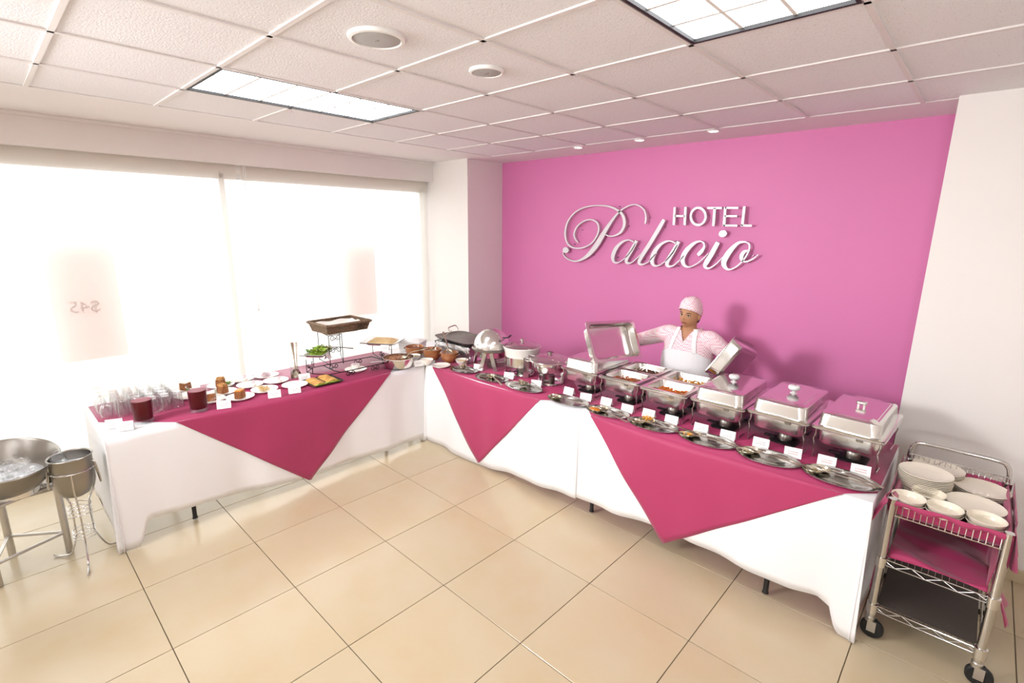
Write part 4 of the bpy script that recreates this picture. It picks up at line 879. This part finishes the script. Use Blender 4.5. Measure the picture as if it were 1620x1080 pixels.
# wicker basket
t = thing('wicker_basket', 'brown wicker bread basket on top of the iron rack', 'basket', (-.535, 1.885, Z + .304), .05)
def ring(w, d, z, r): return [(x, y, z) for x, y, _ in rr(w, d, r, z, n=4)]
g = M()
for k in range(9): g.tube([(x, y, z + .0025 * math.sin(i * 2.2 + k * PI)) for i, (x, y, z) in enumerate(cat(ring(.295 + .004 * k, .40 + .004 * k, .006 + .0078 * k, .03), 3, True))], .0052, 6, closed=True)
g.obj('woven_side', 'wicker', t)
g = M()
for k in range(3): g.tube(cat(ring(.345 + .01 * math.sin(k * 2), .450 + .01 * math.sin(k * 2), .076 + .006 * k, .03), 3, True), .0075, 7, closed=True)
g.obj('braided_rim', 'wicker', t)
M().box(0, 0, .004, .27, .37, .008, b=.002).obj('base', 'wicker', t, smooth=0)
L = []
for i in range(13):
    u = i / 12 * 2 - 1
    L.append([(u * .13, (j / 12 * 2 - 1) * .18, .045 + .03 * max(abs(u), abs(j / 6 - 1)) ** 4 + .006 * math.sin(i * 1.3 + j * .9)) for j in range(13)])
tag(M().loft(L, False, False, close=False).obj('bread_napkin', 'napkin', None, (-.535, 1.885, Z + .304), (0, 0, .05)), 'white napkin lining the wicker basket', 'napkin')
c = at(563, 584, z=.775); tag(link('plate', plate_mesh(.095, 'porcelain'), None, (c.x, c.y, Z)), 'white plate inside the iron rack frame', 'plate')
c2 = (c.x - .02, c.y + .01); tag(link('bowl', bowl_mesh(.04, .045, 'porcelain', foot=.7), None, (c2[0], c2[1], Z + .007)), 'small white ramekin on the plate inside the rack', 'bowl')
stuff(bits(40, lambda r: (r.gauss(0, .014), r.gauss(0, .014), .046 + r.uniform(-.004, .008), .5), chunk, 12).obj('food', 'onion', None, (c2[0], c2[1], Z + .007)), 'pale chopped garnish in the ramekin', 'food')

# ================================================================ ice bowl and wine bucket at the left
t = thing('bowl_stand', 'three legged steel tube stand under the tilted bowl', 'stand', (-.15, -.43, 0))
ft = [(.15, -.13), (-.17, -.06), (.02, .19)]
for n, (x, y) in enumerate(ft):
    M().tube([(x, y, .004), (x, y, .48)], .019, 14).obj('leg', 'steel_brushed', t)
    q = ft[(n + 1) % 3]; M().tube([(x, y, .14), (q[0], q[1], .14)], .009, 10).obj('brace', 'steel_brushed', t)
    M().tube([(x * .98, y * .98, .465), (q[0] * .98, q[1] * .98, .465)], .011, 10).obj('upper_brace', 'steel_brushed', t)
M().lathe([(.150, .465), (.155, .465), (.155, .505), (.150, .505)], 40).obj('cradle_ring', 'steel', t, (-.05, 0, 0))
M().box(.05, .17, .515, .03, .03, .035, b=.005).obj('clamp', 'black_plastic', t, smooth=0)
t = thing('punch_bowl', 'large tilted steel bowl of ice on a stand', 'bowl', (-.215, -.445, .470)); t.rotation_euler = (.0, .20, .3)
M().lathe([(.001, 0), (.08, .004), (.155, .04), (.207, .11), (.232, .19), (.238, .208), (.243, .205), (.247, .210), (.242, .216), (.231, .208), (.202, .112), (.15, .044), (.075, .009), (.001, .005)], 48).obj('bowl_body', 'steel_bowl', t)
b_ = tag(M().lathe([(.178, .08), (.12, .105), (.001, .115)], 30).obj('ice', 'ice', None, (-.215, -.445, .470), (.0, .20, .3)), 'ice cubes heaped in the tilted steel bowl', 'ice', kind='stuff')
bits(90, lambda r: (r.gauss(0, .07), r.gauss(0, .07), .112 + r.uniform(-.01, .015), r.uniform(.7, 1.2)), lambda m, mt, r: m.box(0, 0, 0, .022, .022, .018, mat=mt, b=.003), 17).obj('ice_cubes', 'glass', b_)
t = thing('bucket_stand', 'slender wire stand with scroll legs holding the wine bucket', 'stand', (.027, -.165, 0))
for n, a in enumerate((-2.38, -.15, 1.85)):
    ca, sa = math.cos(a), math.sin(a); rr_ = [.205, .215, .20][n]
    P = [(.104, .60), (.103, .50), (.082, .43), (.050, .36), (.050, .22), (.055, .15), (.10, .035), (.15, .012), (rr_, .008), (rr_ + .012, .016)]
    M().tube([(x * ca, x * sa, z) for x, z in cat(P, 5)], .0048, 8).obj('leg', 'chrome', t)
for r_, z in ((.055, .36), (.055, .335), (.054, .31), (.053, .20), (.053, .175), (.054, .155)): M().tube([(r_ * math.cos(k * PI / 14), r_ * math.sin(k * PI / 14), z + .004 * math.sin(k)) for k in range(28)], .0026, 6, closed=True).obj('wire_ring', 'chrome', t)
M().tube([(.1045 * math.cos(k * PI / 18), .1045 * math.sin(k * PI / 18), .598) for k in range(36)], .0042, 7, closed=True).obj('holder_ring', 'chrome', t)
t = thing('wine_bucket', 'steel wine bucket with a side handle in the wire stand', 'bucket', (.027, -.165, .425))
M().lathe([(.001, .0), (.04, .002), (.068, .018), (.088, .06), (.097, .12), (.100, .18), (.102, .245), (.106, .250), (.107, .255), (.104, .258), (.098, .252), (.095, .18), (.084, .06), (.064, .022), (.001, .006)], 44).obj('bucket_body', 'steel_bowl', t)
for a in (1.1, 1.1 + PI): M().tube(cat([(.103 * math.cos(a - .12), .103 * math.sin(a - .12), .215), (.122 * math.cos(a - .1), .122 * math.sin(a - .1), .20), (.128 * math.cos(a), .128 * math.sin(a), .10), (.122 * math.cos(a + .1), .122 * math.sin(a + .1), .07), (.103 * math.cos(a + .12), .103 * math.sin(a + .12), .215)], 5), .0042, 7).obj('handle', 'chrome', t)
stuff(M().lathe([(.0955, .195), (.05, .20), (.001, .202)], 28).obj('ice_water', 'ice', None, (.027, -.165, .425)), 'icy water inside the wine bucket', 'water')
t = thing('ice_scoop', 'clear plastic ice scoop leaning in the wine bucket', 'scoop', (.002, -.205, .62)); t.rotation_euler = (.35, .25, .6)
M().lathe([(.001, 0), (.030, .002), (.036, .02), (.038, .08), (.036, .08), (.033, .022), (.001, .006)], 20).obj('cup', 'glass', t)
M().tube([(0, .03, .08), (0, .02, .115), (0, -.01, .12)], .006, 8).obj('grip', 'glass', t)

# ================================================================ plate cart
CX0, CX1, CY0, CY1 = 3.645, 4.050, 2.475, 3.075
t = thing('wire_cart', 'chrome wire shelf cart on black castors at the right', 'cart', ((CX0 + CX1) / 2, (CY0 + CY1) / 2, 0)); ox, oy = (CX0 + CX1) / 2, (CY0 + CY1) / 2
hx, hy = (CX1 - CX0) / 2, (CY1 - CY0) / 2
for sx in (-1, 1):
    for sy in (-1, 1):
        p = M().tube([(sx * hx, sy * hy, .115), (sx * hx, sy * hy, .77)], .018, 16).obj('post', 'chrome', t)
        for z in (.165, .43): M().lathe([(.019, -.028), (.0235, -.026), (.0245, .026), (.019, .028)], 18, (sx * hx, sy * hy, z)).obj('collar', 'steel', p)
        c_ = M().lathe([(.018, .088), (.022, .09), (.022, .112), (.016, .118)], 16, (sx * hx, sy * hy, 0)).box(sx * hx + .012, sy * hy - .020, .068, .036, .004, .058).box(sx * hx + .012, sy * hy + .020, .068, .036, .004, .058).obj('castor_fork', 'steel_brushed', t)
        M().lathe([(.012, -.016), (.043, -.016), (.050, -.009), (.050, .009), (.043, .016), (.012, .016)], 28, mat=Matrix.Translation((sx * hx + .014, sy * hy, .0505)) @ Matrix.Rotation(PI / 2, 4, 'X')).obj('wheel', 'rubber', c_)
def truss(par, a, b, z, h=.030):
    g = M(); a, b = Vector((*a, z)), Vector((*b, z)); g.tube([a, b], .0032, 7); g.tube([a - Vector((0, 0, h)), b - Vector((0, 0, h))], .0032, 7)
    n = max(4, int((b - a).length / .055)); P = []
    for k in range(n + 1): P.append(a + (b - a) * (k / n) - Vector((0, 0, h if k % 2 else 0)))
    g.tube(P, .0024, 6); return g.obj('shelf_rail', 'chrome', par)
for z in (.18, .445):
    for (p, q) in (((-hx, -hy), (hx, -hy)), ((-hx, hy), (hx, hy)), ((-hx, -hy), (-hx, hy)), ((hx, -hy), (hx, hy))): truss(t, p, q, z)
    g = M()
    for k in range(1, 16): x = -hx + 2 * hx * k / 16; g.tube([(x, -hy, z), (x, hy, z)], .0018, 5)
    g.obj('shelf_wires', 'chrome', t)
tag(M().box(ox, oy, .1865, 2 * hx - .03, 2 * hy - .02, .004, b=.001).obj('shelf_mat', 'mat_dark', smooth=0), 'dark mat on the lowest shelf of the cart', 'mat')
ZB = .685
g = M()
for k in range(17): x = -hx + .02 + (2 * hx - .04) * k / 16; g.tube([(x, -hy, .748), (x, -hy, ZB), (x, hy, ZB), (x, hy, .80)], .0018, 5)
for k in range(1, 24): y = -hy + 2 * hy * k / 24; g.tube([(-hx, y, .748), (-hx, y, ZB), (hx, y, ZB), (hx, y, .748)], .0018, 5)
g.obj('basket_wires', 'chrome', t)
for z in (.748, ZB): M().tube([(-hx, -hy, z), (hx, -hy, z), (hx, hy, z), (-hx, hy, z)], .0034, 7, closed=True).obj('basket_rail', 'chrome', t)
P = cat([(-hx, hy + .01, .70), (-hx, hy + .025, .80), (-hx + .012, hy + .03, .845), (-hx + .05, hy + .03, .865), (0, hy + .03, .868), (hx - .05, hy + .03, .865), (hx - .012, hy + .03, .845), (hx, hy + .025, .80), (hx, hy + .01, .70)], 6)
M().tube(P, .011, 12).obj('push_handle', 'chrome', t)
g = M().tube([(-hx, hy, .80), (hx, hy, .80)], .003, 6); n = 8; g.tube([(-hx + 2 * hx * k / n, hy, .80 if k % 2 else .76) for k in range(n + 1)], .002, 5); g.obj('back_truss', 'chrome', t)
def sheet(name, label, f, nu, nv, cat_='cloth', mat='magenta_cloth'):
    m = M(); m.loft([[f(i / nu, j / nv) for j in range(nv + 1)] for i in range(nu + 1)], False, False, close=False)
    o = m.obj(name, mat, smooth=70); s = o.modifiers.new('thickness', 'SOLIDIFY'); s.thickness = .0015; return tag(o, label, cat_, 'magenta cloths on the cart')
# liner of the top basket: bottom, over the rails on all sides
def liner(u, v):
    x = (u * 2 - 1); y = (v * 2 - 1); ex, ey = abs(x), abs(y)
    X = max(-1, min(1, x / .78)) * (hx - .012); Y = max(-1, min(1, y / .82)) * (hy - .012); zz = ZB + .004
    if ex > .78: k = (ex - .78) / .22; zz = max(zz, ZB + .004 + .075 * min(1, k / .55)); X = math.copysign(hx - .012 + .024 * max(0, min(1, (k - .45) / .15)), x); zz -= max(0, k - .6) * (.19 if x > 0 else .07)
    if ey > .82: k = (ey - .82) / .18; z2 = ZB + .004 + .075 * min(1, k / .6); Y = math.copysign(hy - .012 + .026 * max(0, min(1, (k - .5) / .15)), y); zz = max(zz, z2 - max(0, k - .66) * .06 - (.006 * math.sin(u * 23) if k > .7 else 0))
    return (ox + X, oy + Y, zz + .002 * math.sin(u * 17 + v * 9))
sheet('basket_liner', 'magenta cloth lining the top basket under the plates', liner, 60, 60)
def corner_flap(u, v):      # folded tail hanging at the front left corner, towards the table
    w = 1 - .85 * v; return (CX0 - .022 - .05 * v + .008 * math.sin(u * 9) , CY0 - .020 + (u - .4) * .17 * w - .02 * v, .772 - .14 * v + .012 * u)
sheet('cloth_corner', 'pointed magenta cloth corner hanging over the front left post', corner_flap, 14, 14)
def right_flap(u, v): return (CX1 + .016 + .02 * v + .010 * math.sin(u * 8 + 1) * (v + .2), CY0 - .03 + u * .15, .775 - (.16 + .02 * math.sin(u * 5)) * v)
sheet('cloth_corner', 'magenta cloth folds hanging off the front right corner', right_flap, 20, 16)
def right_side(u, v): return (CX1 + .022 + .008 * math.sin(u * 14) * v, CY0 + .10 + u * .50, .785 - (.10 + .02 * math.sin(u * 7)) * v)
sheet('draped_cloth', 'magenta cloth hanging along the right side of the basket', right_side, 30, 12)
def curtain(u, v): return (CX0 + .02 + u * (2 * hx - .04), CY1 - .03 - .10 * v ** 3 + .012 * math.sin(u * 11 + v * 5) + .008 * math.sin(u * 21 - v * 9), .672 - .215 * v)
sheet('cloth_curtain', 'magenta cloth hanging behind the middle shelf', curtain, 40, 20)
def curtain2(u, v): return (CX1 - .022 + .006 * math.sin(u * 13 + v * 4), CY0 + .03 + u * (2 * hy - .08), .672 - .20 * v)
sheet('cloth_curtain', 'magenta cloth hanging inside the right posts of the cart', curtain2, 40, 16)
def midcl(u, v): return (CX0 + .022 + u * (2 * hx - .044), CY0 + .015 + v * (2 * hy - .08), .4535 + .010 * (math.sin(u * 7 + v * 6) + 1) * (v > .02) + .012 * max(0, math.sin(u * 3 + v * 13)))
sheet('shelf_cloth', 'crumpled magenta cloth lying on the middle shelf', midcl, 40, 40)
def left_side(u, v): return (CX0 - .020 - .006 * math.sin(u * 12) * v, CY0 + .06 + u * .50, .782 - (.085 + .02 * math.sin(u * 6)) * v + .02 * u)
sheet('draped_cloth', 'magenta cloth hanging along the left side of the basket', left_side, 30, 12)
def tail(u, v): return (CX1 + .016 + .045 * v + .012 * math.sin(u * 9) * v, CY0 + .06 + u * (.05 + .16 * v), .455 - .16 * v + .02 * u * v)
sheet('cloth_tail', 'magenta cloth tail hanging from the right of the middle shelf', tail, 16, 14)
def tail2(u, v): return (CX0 - .020 - .006 * math.sin(u * 7) * v, CY0 + .01 + u * .07 * (1 - .5 * v), .40 - .15 * v)
sheet('cloth_tail', 'small magenta cloth tail beside the left post', tail2, 10, 10)
# crockery on the cart
CP = plate_mesh(.113, 'cream_china', .017, 44); CB = bowl_mesh(.070, .052, 'cream_china', 36, .55); ZP = ZB + .012
STK = [(3.735, 2.815, 13, 'tall front left'), (3.745, 3.035 - .02, 9, 'rear left'), (3.935, 2.72, 6, 'front right'), (3.955, 2.955, 6, 'rear right')]
STK[1] = (3.775, 3.05 - .03, 9, 'rear left')
for (x, y, n, nm) in STK:
    for k in range(n):
        tag(link('plate', CP, None, (x + .001 * math.sin(k * 5), y + .001 * math.cos(k * 3), ZP + k * .0086)), ('cream plate, topmost' if k == n - 1 else 'cream plate, lowest' if k == 0 else 'cream plate, ' + ORD[k] + ' from the bottom') + ' of the ' + nm + ' stack on the cart', 'plate', 'stacked plates on the cart')
for (px, py, nm) in ((1437, 786, 'at the front left corner'), (1470, 777, 'behind the front left pair'), (1495, 803, 'in the middle of the front row'), (1562, 818, 'at the front right corner')):
    c = at(px, py, z=.775)
    for k in range(2): tag(link('bowl', CB, None, (c.x, max(c.y, CY0 + .075), ZP + k * .022)), ('upper' if k else 'lower') + ' cream bowl of the pair ' + nm + ' of the cart', 'bowl', 'stacked bowls on the cart')
# ================================================================ the woman behind the buffet
PX, PY = 2.105, 3.56
def limb(m, pts, n=18):
    """tapered limb through (x, y, z, r)"""
    P = cat(pts, 5); m.tube([p[:3] for p in P], [p[3] for p in P], n)
    m.ball(pts[0][:3], pts[0][3], n=16, m=10); m.ball(pts[-1][:3], pts[-1][3], n=16, m=10)
def remesh(m, name, voxel, mat, smooth=6):
    me = bpy.data.meshes.new(name); me.from_pydata(m.v, [], m.f)
    bm = bmesh.new(); bm.from_mesh(me); bmesh.ops.recalc_face_normals(bm, faces=bm.faces); bm.to_mesh(me); bm.free()
    o = bpy.data.objects.new(name, me); COL.objects.link(o)
    r = o.modifiers.new('r', 'REMESH'); r.mode = 'VOXEL'; r.voxel_size = voxel
    s = o.modifiers.new('s', 'SMOOTH'); s.iterations = smooth; s.factor = .5
    dg = bpy.context.evaluated_depsgraph_get(); out = bpy.data.meshes.new_from_object(o.evaluated_get(dg)); bpy.data.objects.remove(o)
    for p in out.polygons: p.use_smooth = True
    out.materials.clear(); out.materials.append(MATS[mat]); return out
HZ = 1.345                                   # head centre
HR = Matrix.Translation((0, -.02, HZ)) @ Euler((.04, .06, -.10)).to_matrix().to_4x4()
def head(m):
    L = []; N, K = 40, 30
    for j in range(K + 1):
        ph = -PI / 2 + PI * min(.985, max(.015, j / K)); row = []
        for i in range(N):
            th = 2 * PI * i / N; dx, dy, dz = math.cos(ph) * math.cos(th), math.cos(ph) * math.sin(th), math.sin(ph)
            x, y, z = .078 * dx, .092 * dy, .112 * dz
            low = max(0, -dz); x *= 1 - .13 * low ** 1.5 * (1 if dy < .3 else .4); y += .012 * low * (dy < 0) * -1 * 0
            if dy < 0: y *= 1 - .10 * abs(dx) ** 2
            if dz < -.2 and dy > 0: y *= 1 - .45 * low
            f = max(0, -dy) ** 3
            g = lambda cx, cz, sx, sz: math.exp(-((x - cx) / sx) ** 2 - ((z - cz) / sz) ** 2)
            y -= f * (.019 * g(0, -.018, .010, .012) + .010 * g(0, .004, .008, .022) + .004 * g(0, .030, .05, .010) + .006 * g(0, -.052, .022, .012) + .008 * g(0, -.088, .022, .016) + .004 * g(.036, -.022, .018, .020) + .004 * g(-.036, -.022, .018, .020))
            y += f * (.007 * g(.030, .008, .016, .010) + .007 * g(-.030, .008, .016, .010))
            row.append(tuple(HR @ Vector((x, y, z))))
        L.append(row)
    m.loft(L)
    for s in (-1, 1): m.ball(tuple(HR @ Vector((s * .079, .008, -.004))), .010, .018, .028, 12, 8)
def hand(m, wrist, direc, palm_n, curl=.9, s=1, side=1):
    """palm, four unequal bent fingers and a thumb from the side of the palm"""
    d = Vector(direc).normalized(); n = Vector(palm_n); n = (n - n.dot(d) * d).normalized(); a = d.cross(n).normalized() * side; w = Vector(wrist)
    loops = []
    for t, hw, th in ((0, .024, .017), (.02, .030, .016), (.05, .038, .015), (.078, .038, .013)):
        c = w + d * t; loops.append([tuple(c + a * (hw * math.cos(k * PI / 6)) + n * (th * math.sin(k * PI / 6))) for k in range(12)])
    m.loft(loops)
    for k, (off, ln) in enumerate(((.028, .066), (.0095, .074), (-.0095, .069), (-.027, .054))):
        p = w + d * .072 + a * off; v = d; pts = [(*(p - d * .02), .0095), (*p, .0095)]
        for seg, f in enumerate((.45, .32, .23)):
            v = (v * math.cos(curl * .7) + n * math.sin(curl * .7)).normalized() if seg else (v * math.cos(curl * .45) + n * math.sin(curl * .45)).normalized()
            n2 = n
            p = p + v * ln * f; pts.append((*p, (.0092, .0085, .0075)[seg]))
        m.tube([q[:3] for q in pts], [q[3] for q in pts], 10); m.ball(pts[-1][:3], pts[-1][3], n=10, m=6)
    p = w + d * .022 + a * .026; pts = [(*p, .012), (*(p + a * .022 + d * .022 + n * .008), .011), (*(p + a * .030 + d * .045 + n * .024), .0095), (*(p + a * .026 + d * .060 + n * .040), .008)]
    m.tube([q[:3] for q in pts], [q[3] for q in pts], 10); m.ball(pts[-1][:3], pts[-1][3], n=10, m=6)
# joints, relative to her feet; her right arm is at -x
SHR, ELR, WRR = (-.185, .0, 1.165), (-.400, -.07, 1.085), (-.400, -.270, 1.090)
SHL, ELL, WRL = (.185, .0, 1.160), (.380, .03, 1.010), (.375, -.135, 1.055)
def torso(m, e=0, low=.55):
    L = []
    for z, a, b, cy in ((low, .205, .145, .01), (.70, .215, .150, .01), (.82, .215, .142, .005), (.95, .208, .136, 0), (1.06, .195, .128, 0), (1.13, .195, .108, .005), (1.175, .160, .085, .008), (1.215, .105, .064, .008), (1.235, .066, .055, .005)):
        L.append(el(a + e, b + e, z + (e if z > 1.1 else 0), 28, 0, cy))
    m.loft(L)
bm_ = M(); torso(bm_, 0, .62)
limb(bm_, [(0, .0, 1.16, .060), (0, -.006, 1.22, .055), (0, -.012, 1.28, .056)])
head(bm_)
for sh, e_, w_ in ((SHR, ELR, WRR), (SHL, ELL, WRL)):
    limb(bm_, [(*sh, .052), (*(Vector(sh) * .5 + Vector(e_) * .5), .044), (*e_, .036)]); limb(bm_, [(*e_, .036), (*(Vector(e_) * .55 + Vector(w_) * .45), .034), (*w_, .024)])
for s in (-1, 1):
    limb(bm_, [(s * .082, .01, .68, .085), (s * .085, .0, .38, .058), (s * .088, .02, .36, .055), (s * .09, .02, .09, .036)]); limb(bm_, [(s * .09, .03, .045, .036), (s * .095, -.05, .035, .034), (s * .10, -.13, .028, .026)])
hand(bm_, WRR, (-.10, -.80, .42), (.75, -.1, .35), .5, side=1)
hand(bm_, WRL, (.25, -.75, .45), (.85, -.1, -.45), .5, side=-1)
pe = tag(link('person', None, None, (PX, PY, 0)), 'woman in a pink checked tunic, white apron and pink cap lifting two steel lids', 'person')
link('body', remesh(bm_, 'body', .0045, 'skin', 3), pe)
# tunic with V neck and long sleeves
sm_ = M(); torso(sm_, .009, .60)
for sh, e_, w_ in ((SHR, ELR, WRR), (SHL, ELL, WRL)):
    mid = Vector(e_) * .45 + Vector(w_) * .55
    limb(sm_, [(sh[0] * .75, sh[1], sh[2], .070), (*sh, .072), (*(Vector(sh) * .5 + Vector(e_) * .5), .066), (*e_, .058)]); limb(sm_, [(*e_, .058), (*mid, .050)])
tun = remesh(sm_, 'tunic', .007, 'gingham', 8)
def cut(me, keep, planes=(), name='piece', mat=None, off=0):
    b = bmesh.new(); b.from_mesh(me)
    for co, no in planes: bmesh.ops.bisect_plane(b, geom=b.verts[:] + b.edges[:] + b.faces[:], plane_co=co, plane_no=no)
    bmesh.ops.delete(b, geom=[f for f in b.faces if not keep(f.calc_center_median(), f.normal)], context='FACES')
    if off:
        b.normal_update()
        for v in b.verts: v.co += v.normal * off
    out = bpy.data.meshes.new(name); b.to_mesh(out); b.free()
    for p in out.polygons: p.use_smooth = True
    out.materials.clear(); out.materials.append(MATS[mat]); return out
VB = 1.135                                           # bottom of the V
def inV(c): return c.z > VB and c.y < .02 and abs(c.x) < (c.z - VB) * .55
tu = link('tunic', cut(tun, lambda c, n: not inV(c) and not (c.z > 1.222 and abs(c.x) < .078), [((0, 0, VB), (1, 0, -.55)), ((0, 0, VB), (1, 0, .55))], 'tunic', 'gingham'), pe)
s_ = tu.modifiers.new('thickness', 'SOLIDIFY'); s_.thickness = .004; s_.offset = -1
# apron: bib, skirt and neck straps follow the tunic
def inA(c, n):
    if n.y > .25: return False
    if c.z < 1.01: return abs(c.x) < .205 + max(0, .90 - c.z) * .1 and abs(c.y) > -.1 and c.y < .05
    if c.z < 1.065: return abs(c.x) < .118 + (1.065 - c.z) * 1.6 and c.y < .03
    return False
ap = link('apron', cut(tun, inA, [((0, 0, 1.065), (0, 0, 1)), ((0, 0, 1.01), (0, 0, 1)), ((.205, 0, 0), (1, 0, 0)), ((-.205, 0, 0), (1, 0, 0)), ((.118, 0, 1.065), (1, 0, 1.6)), ((-.118, 0, 1.065), (1, 0, -1.6))], 'apron', 'apron', .006), pe)
s_ = ap.modifiers.new('thickness', 'SOLIDIFY'); s_.thickness = .003
for s in (-1, 1):
    x0_, x1_ = .100, .072                           # strap runs from the bib corner up to the neck
    dirx = (x1_ - x0_) / .155; wd_ = .016
    def inS(c, n, s=s): return 1.055 < c.z < 1.235 and n.y < .5 and abs(c.x * s - (x0_ + dirx * (c.z - 1.06))) < wd_ and c.y < .05
    st = link('apron_strap', cut(tun, inS, [((s * (x0_ + q * wd_), 0, 1.06), (1, 0, -s * dirx)) for q in (-1, 1)], 'apron_strap', 'apron', .007), pe)
    s_ = st.modifiers.new('thickness', 'SOLIDIFY'); s_.thickness = .003
leg = M()
for s in (-1, 1): leg.loft([el(.1, .105, .66, 20, s * .08, .01), el(.085, .09, .4, 20, s * .086, .015), el(.068, .075, .08, 20, s * .09, .02)])
leg.obj('trousers', 'trousers', pe)
for s in (-1, 1): M().loft([rr(.085, .24, .04, 0, s * .095, -.055), rr(.092, .25, .042, .012, s * .095, -.055), rr(.088, .23, .04, .05, s * .094, -.05), rr(.08, .14, .036, .085, s * .092, 0)]).obj('shoe', 'shoe', pe)
# face details, cap and hair
def hp(x, y, z): return tuple(HR @ Vector((x, y, z)))
for s in (-1, 1):
    e_ = M().ball(hp(s * .030, -.0775, .007), .0125, .0075, .0072, 14, 10).obj('eye', 'eye_white', pe); M().ball(hp(s * .030 + .002, -.0838, .007), .0058, .0026, .0058, 12, 8).obj('iris', 'iris', e_)
    M().tube(cat([hp(s * .046, -.074, .008), hp(s * .038, -.0835, .0145), hp(s * .028, -.0865, .0155), hp(s * .017, -.086, .010)], 4), .0026, 6).obj('eyelid', 'brow', pe)
    M().tube(cat([hp(s * .050, -.074, .026), hp(s * .036, -.088, .032), hp(s * .016, -.0925, .027)], 5), [.0018] * 3 + [.003] * 6 + [.0022] * 2, 6).obj('eyebrow', 'brow', pe)
for z, r_ in ((-.0485, .0042), (-.0555, .0052)): M().tube(cat([hp(-.023, -.0835, -.053), hp(-.010, -.0935, z + .001), hp(0, -.0955, z), hp(.010, -.0935, z + .001), hp(.023, -.0835, -.053)], 4), [.002, .0025, .003] + [r_] * 11 + [.003, .0025, .002], 8, flat=.8).obj('lip', 'lips', pe)
L = []
for j in range(15):
    ph = (PI / 2 - .04) * j / 14; row = []
    for i in range(36):
        th = 2 * PI * i / 36; k = math.cos(ph); front = max(0, -math.sin(th))
        zb = .016 + .050 * front ** .8; z = zb + (.146 - zb) * max(0, math.sin(max(0, ph))) ** .9 + .004 * math.sin(j * 2.0) * (j > 9)
        row.append(hp((.087 if j else .083) * k ** .7 * math.cos(th), .004 + .104 * k ** .7 * math.sin(th), z))
    L.append(row)
cp = M().loft(L, False, True).obj('cap', 'gingham', pe)
s_ = cp.modifiers.new('thickness', 'SOLIDIFY'); s_.thickness = .003
M().tube([q for q in [tuple(HR @ Vector((.086 * math.cos(t * PI / 18), .004 + .105 * math.sin(t * PI / 18), .016 + .050 * max(0, -math.sin(t * PI / 18)) ** .8))) for t in range(36)]], .005, 8, closed=True).obj('cap_band', 'gingham', cp)
hm = M(); L = []
for j in range(9):
    z = .03 - .085 * j / 8; row = []
    for i in range(17):
        th = PI * (-.06 + 1.12 * i / 16); r_ = 1 - .18 * (j / 8) ** 2
        row.append(hp(.083 * r_ * math.cos(th), .010 + .088 * r_ * math.sin(th), z))
    L.append(row)
hm.loft(L, False, False, close=False); ho = hm.obj('hair', 'hair', pe); s_ = ho.modifiers.new('thickness', 'SOLIDIFY'); s_.thickness = .008; s_.offset = -1
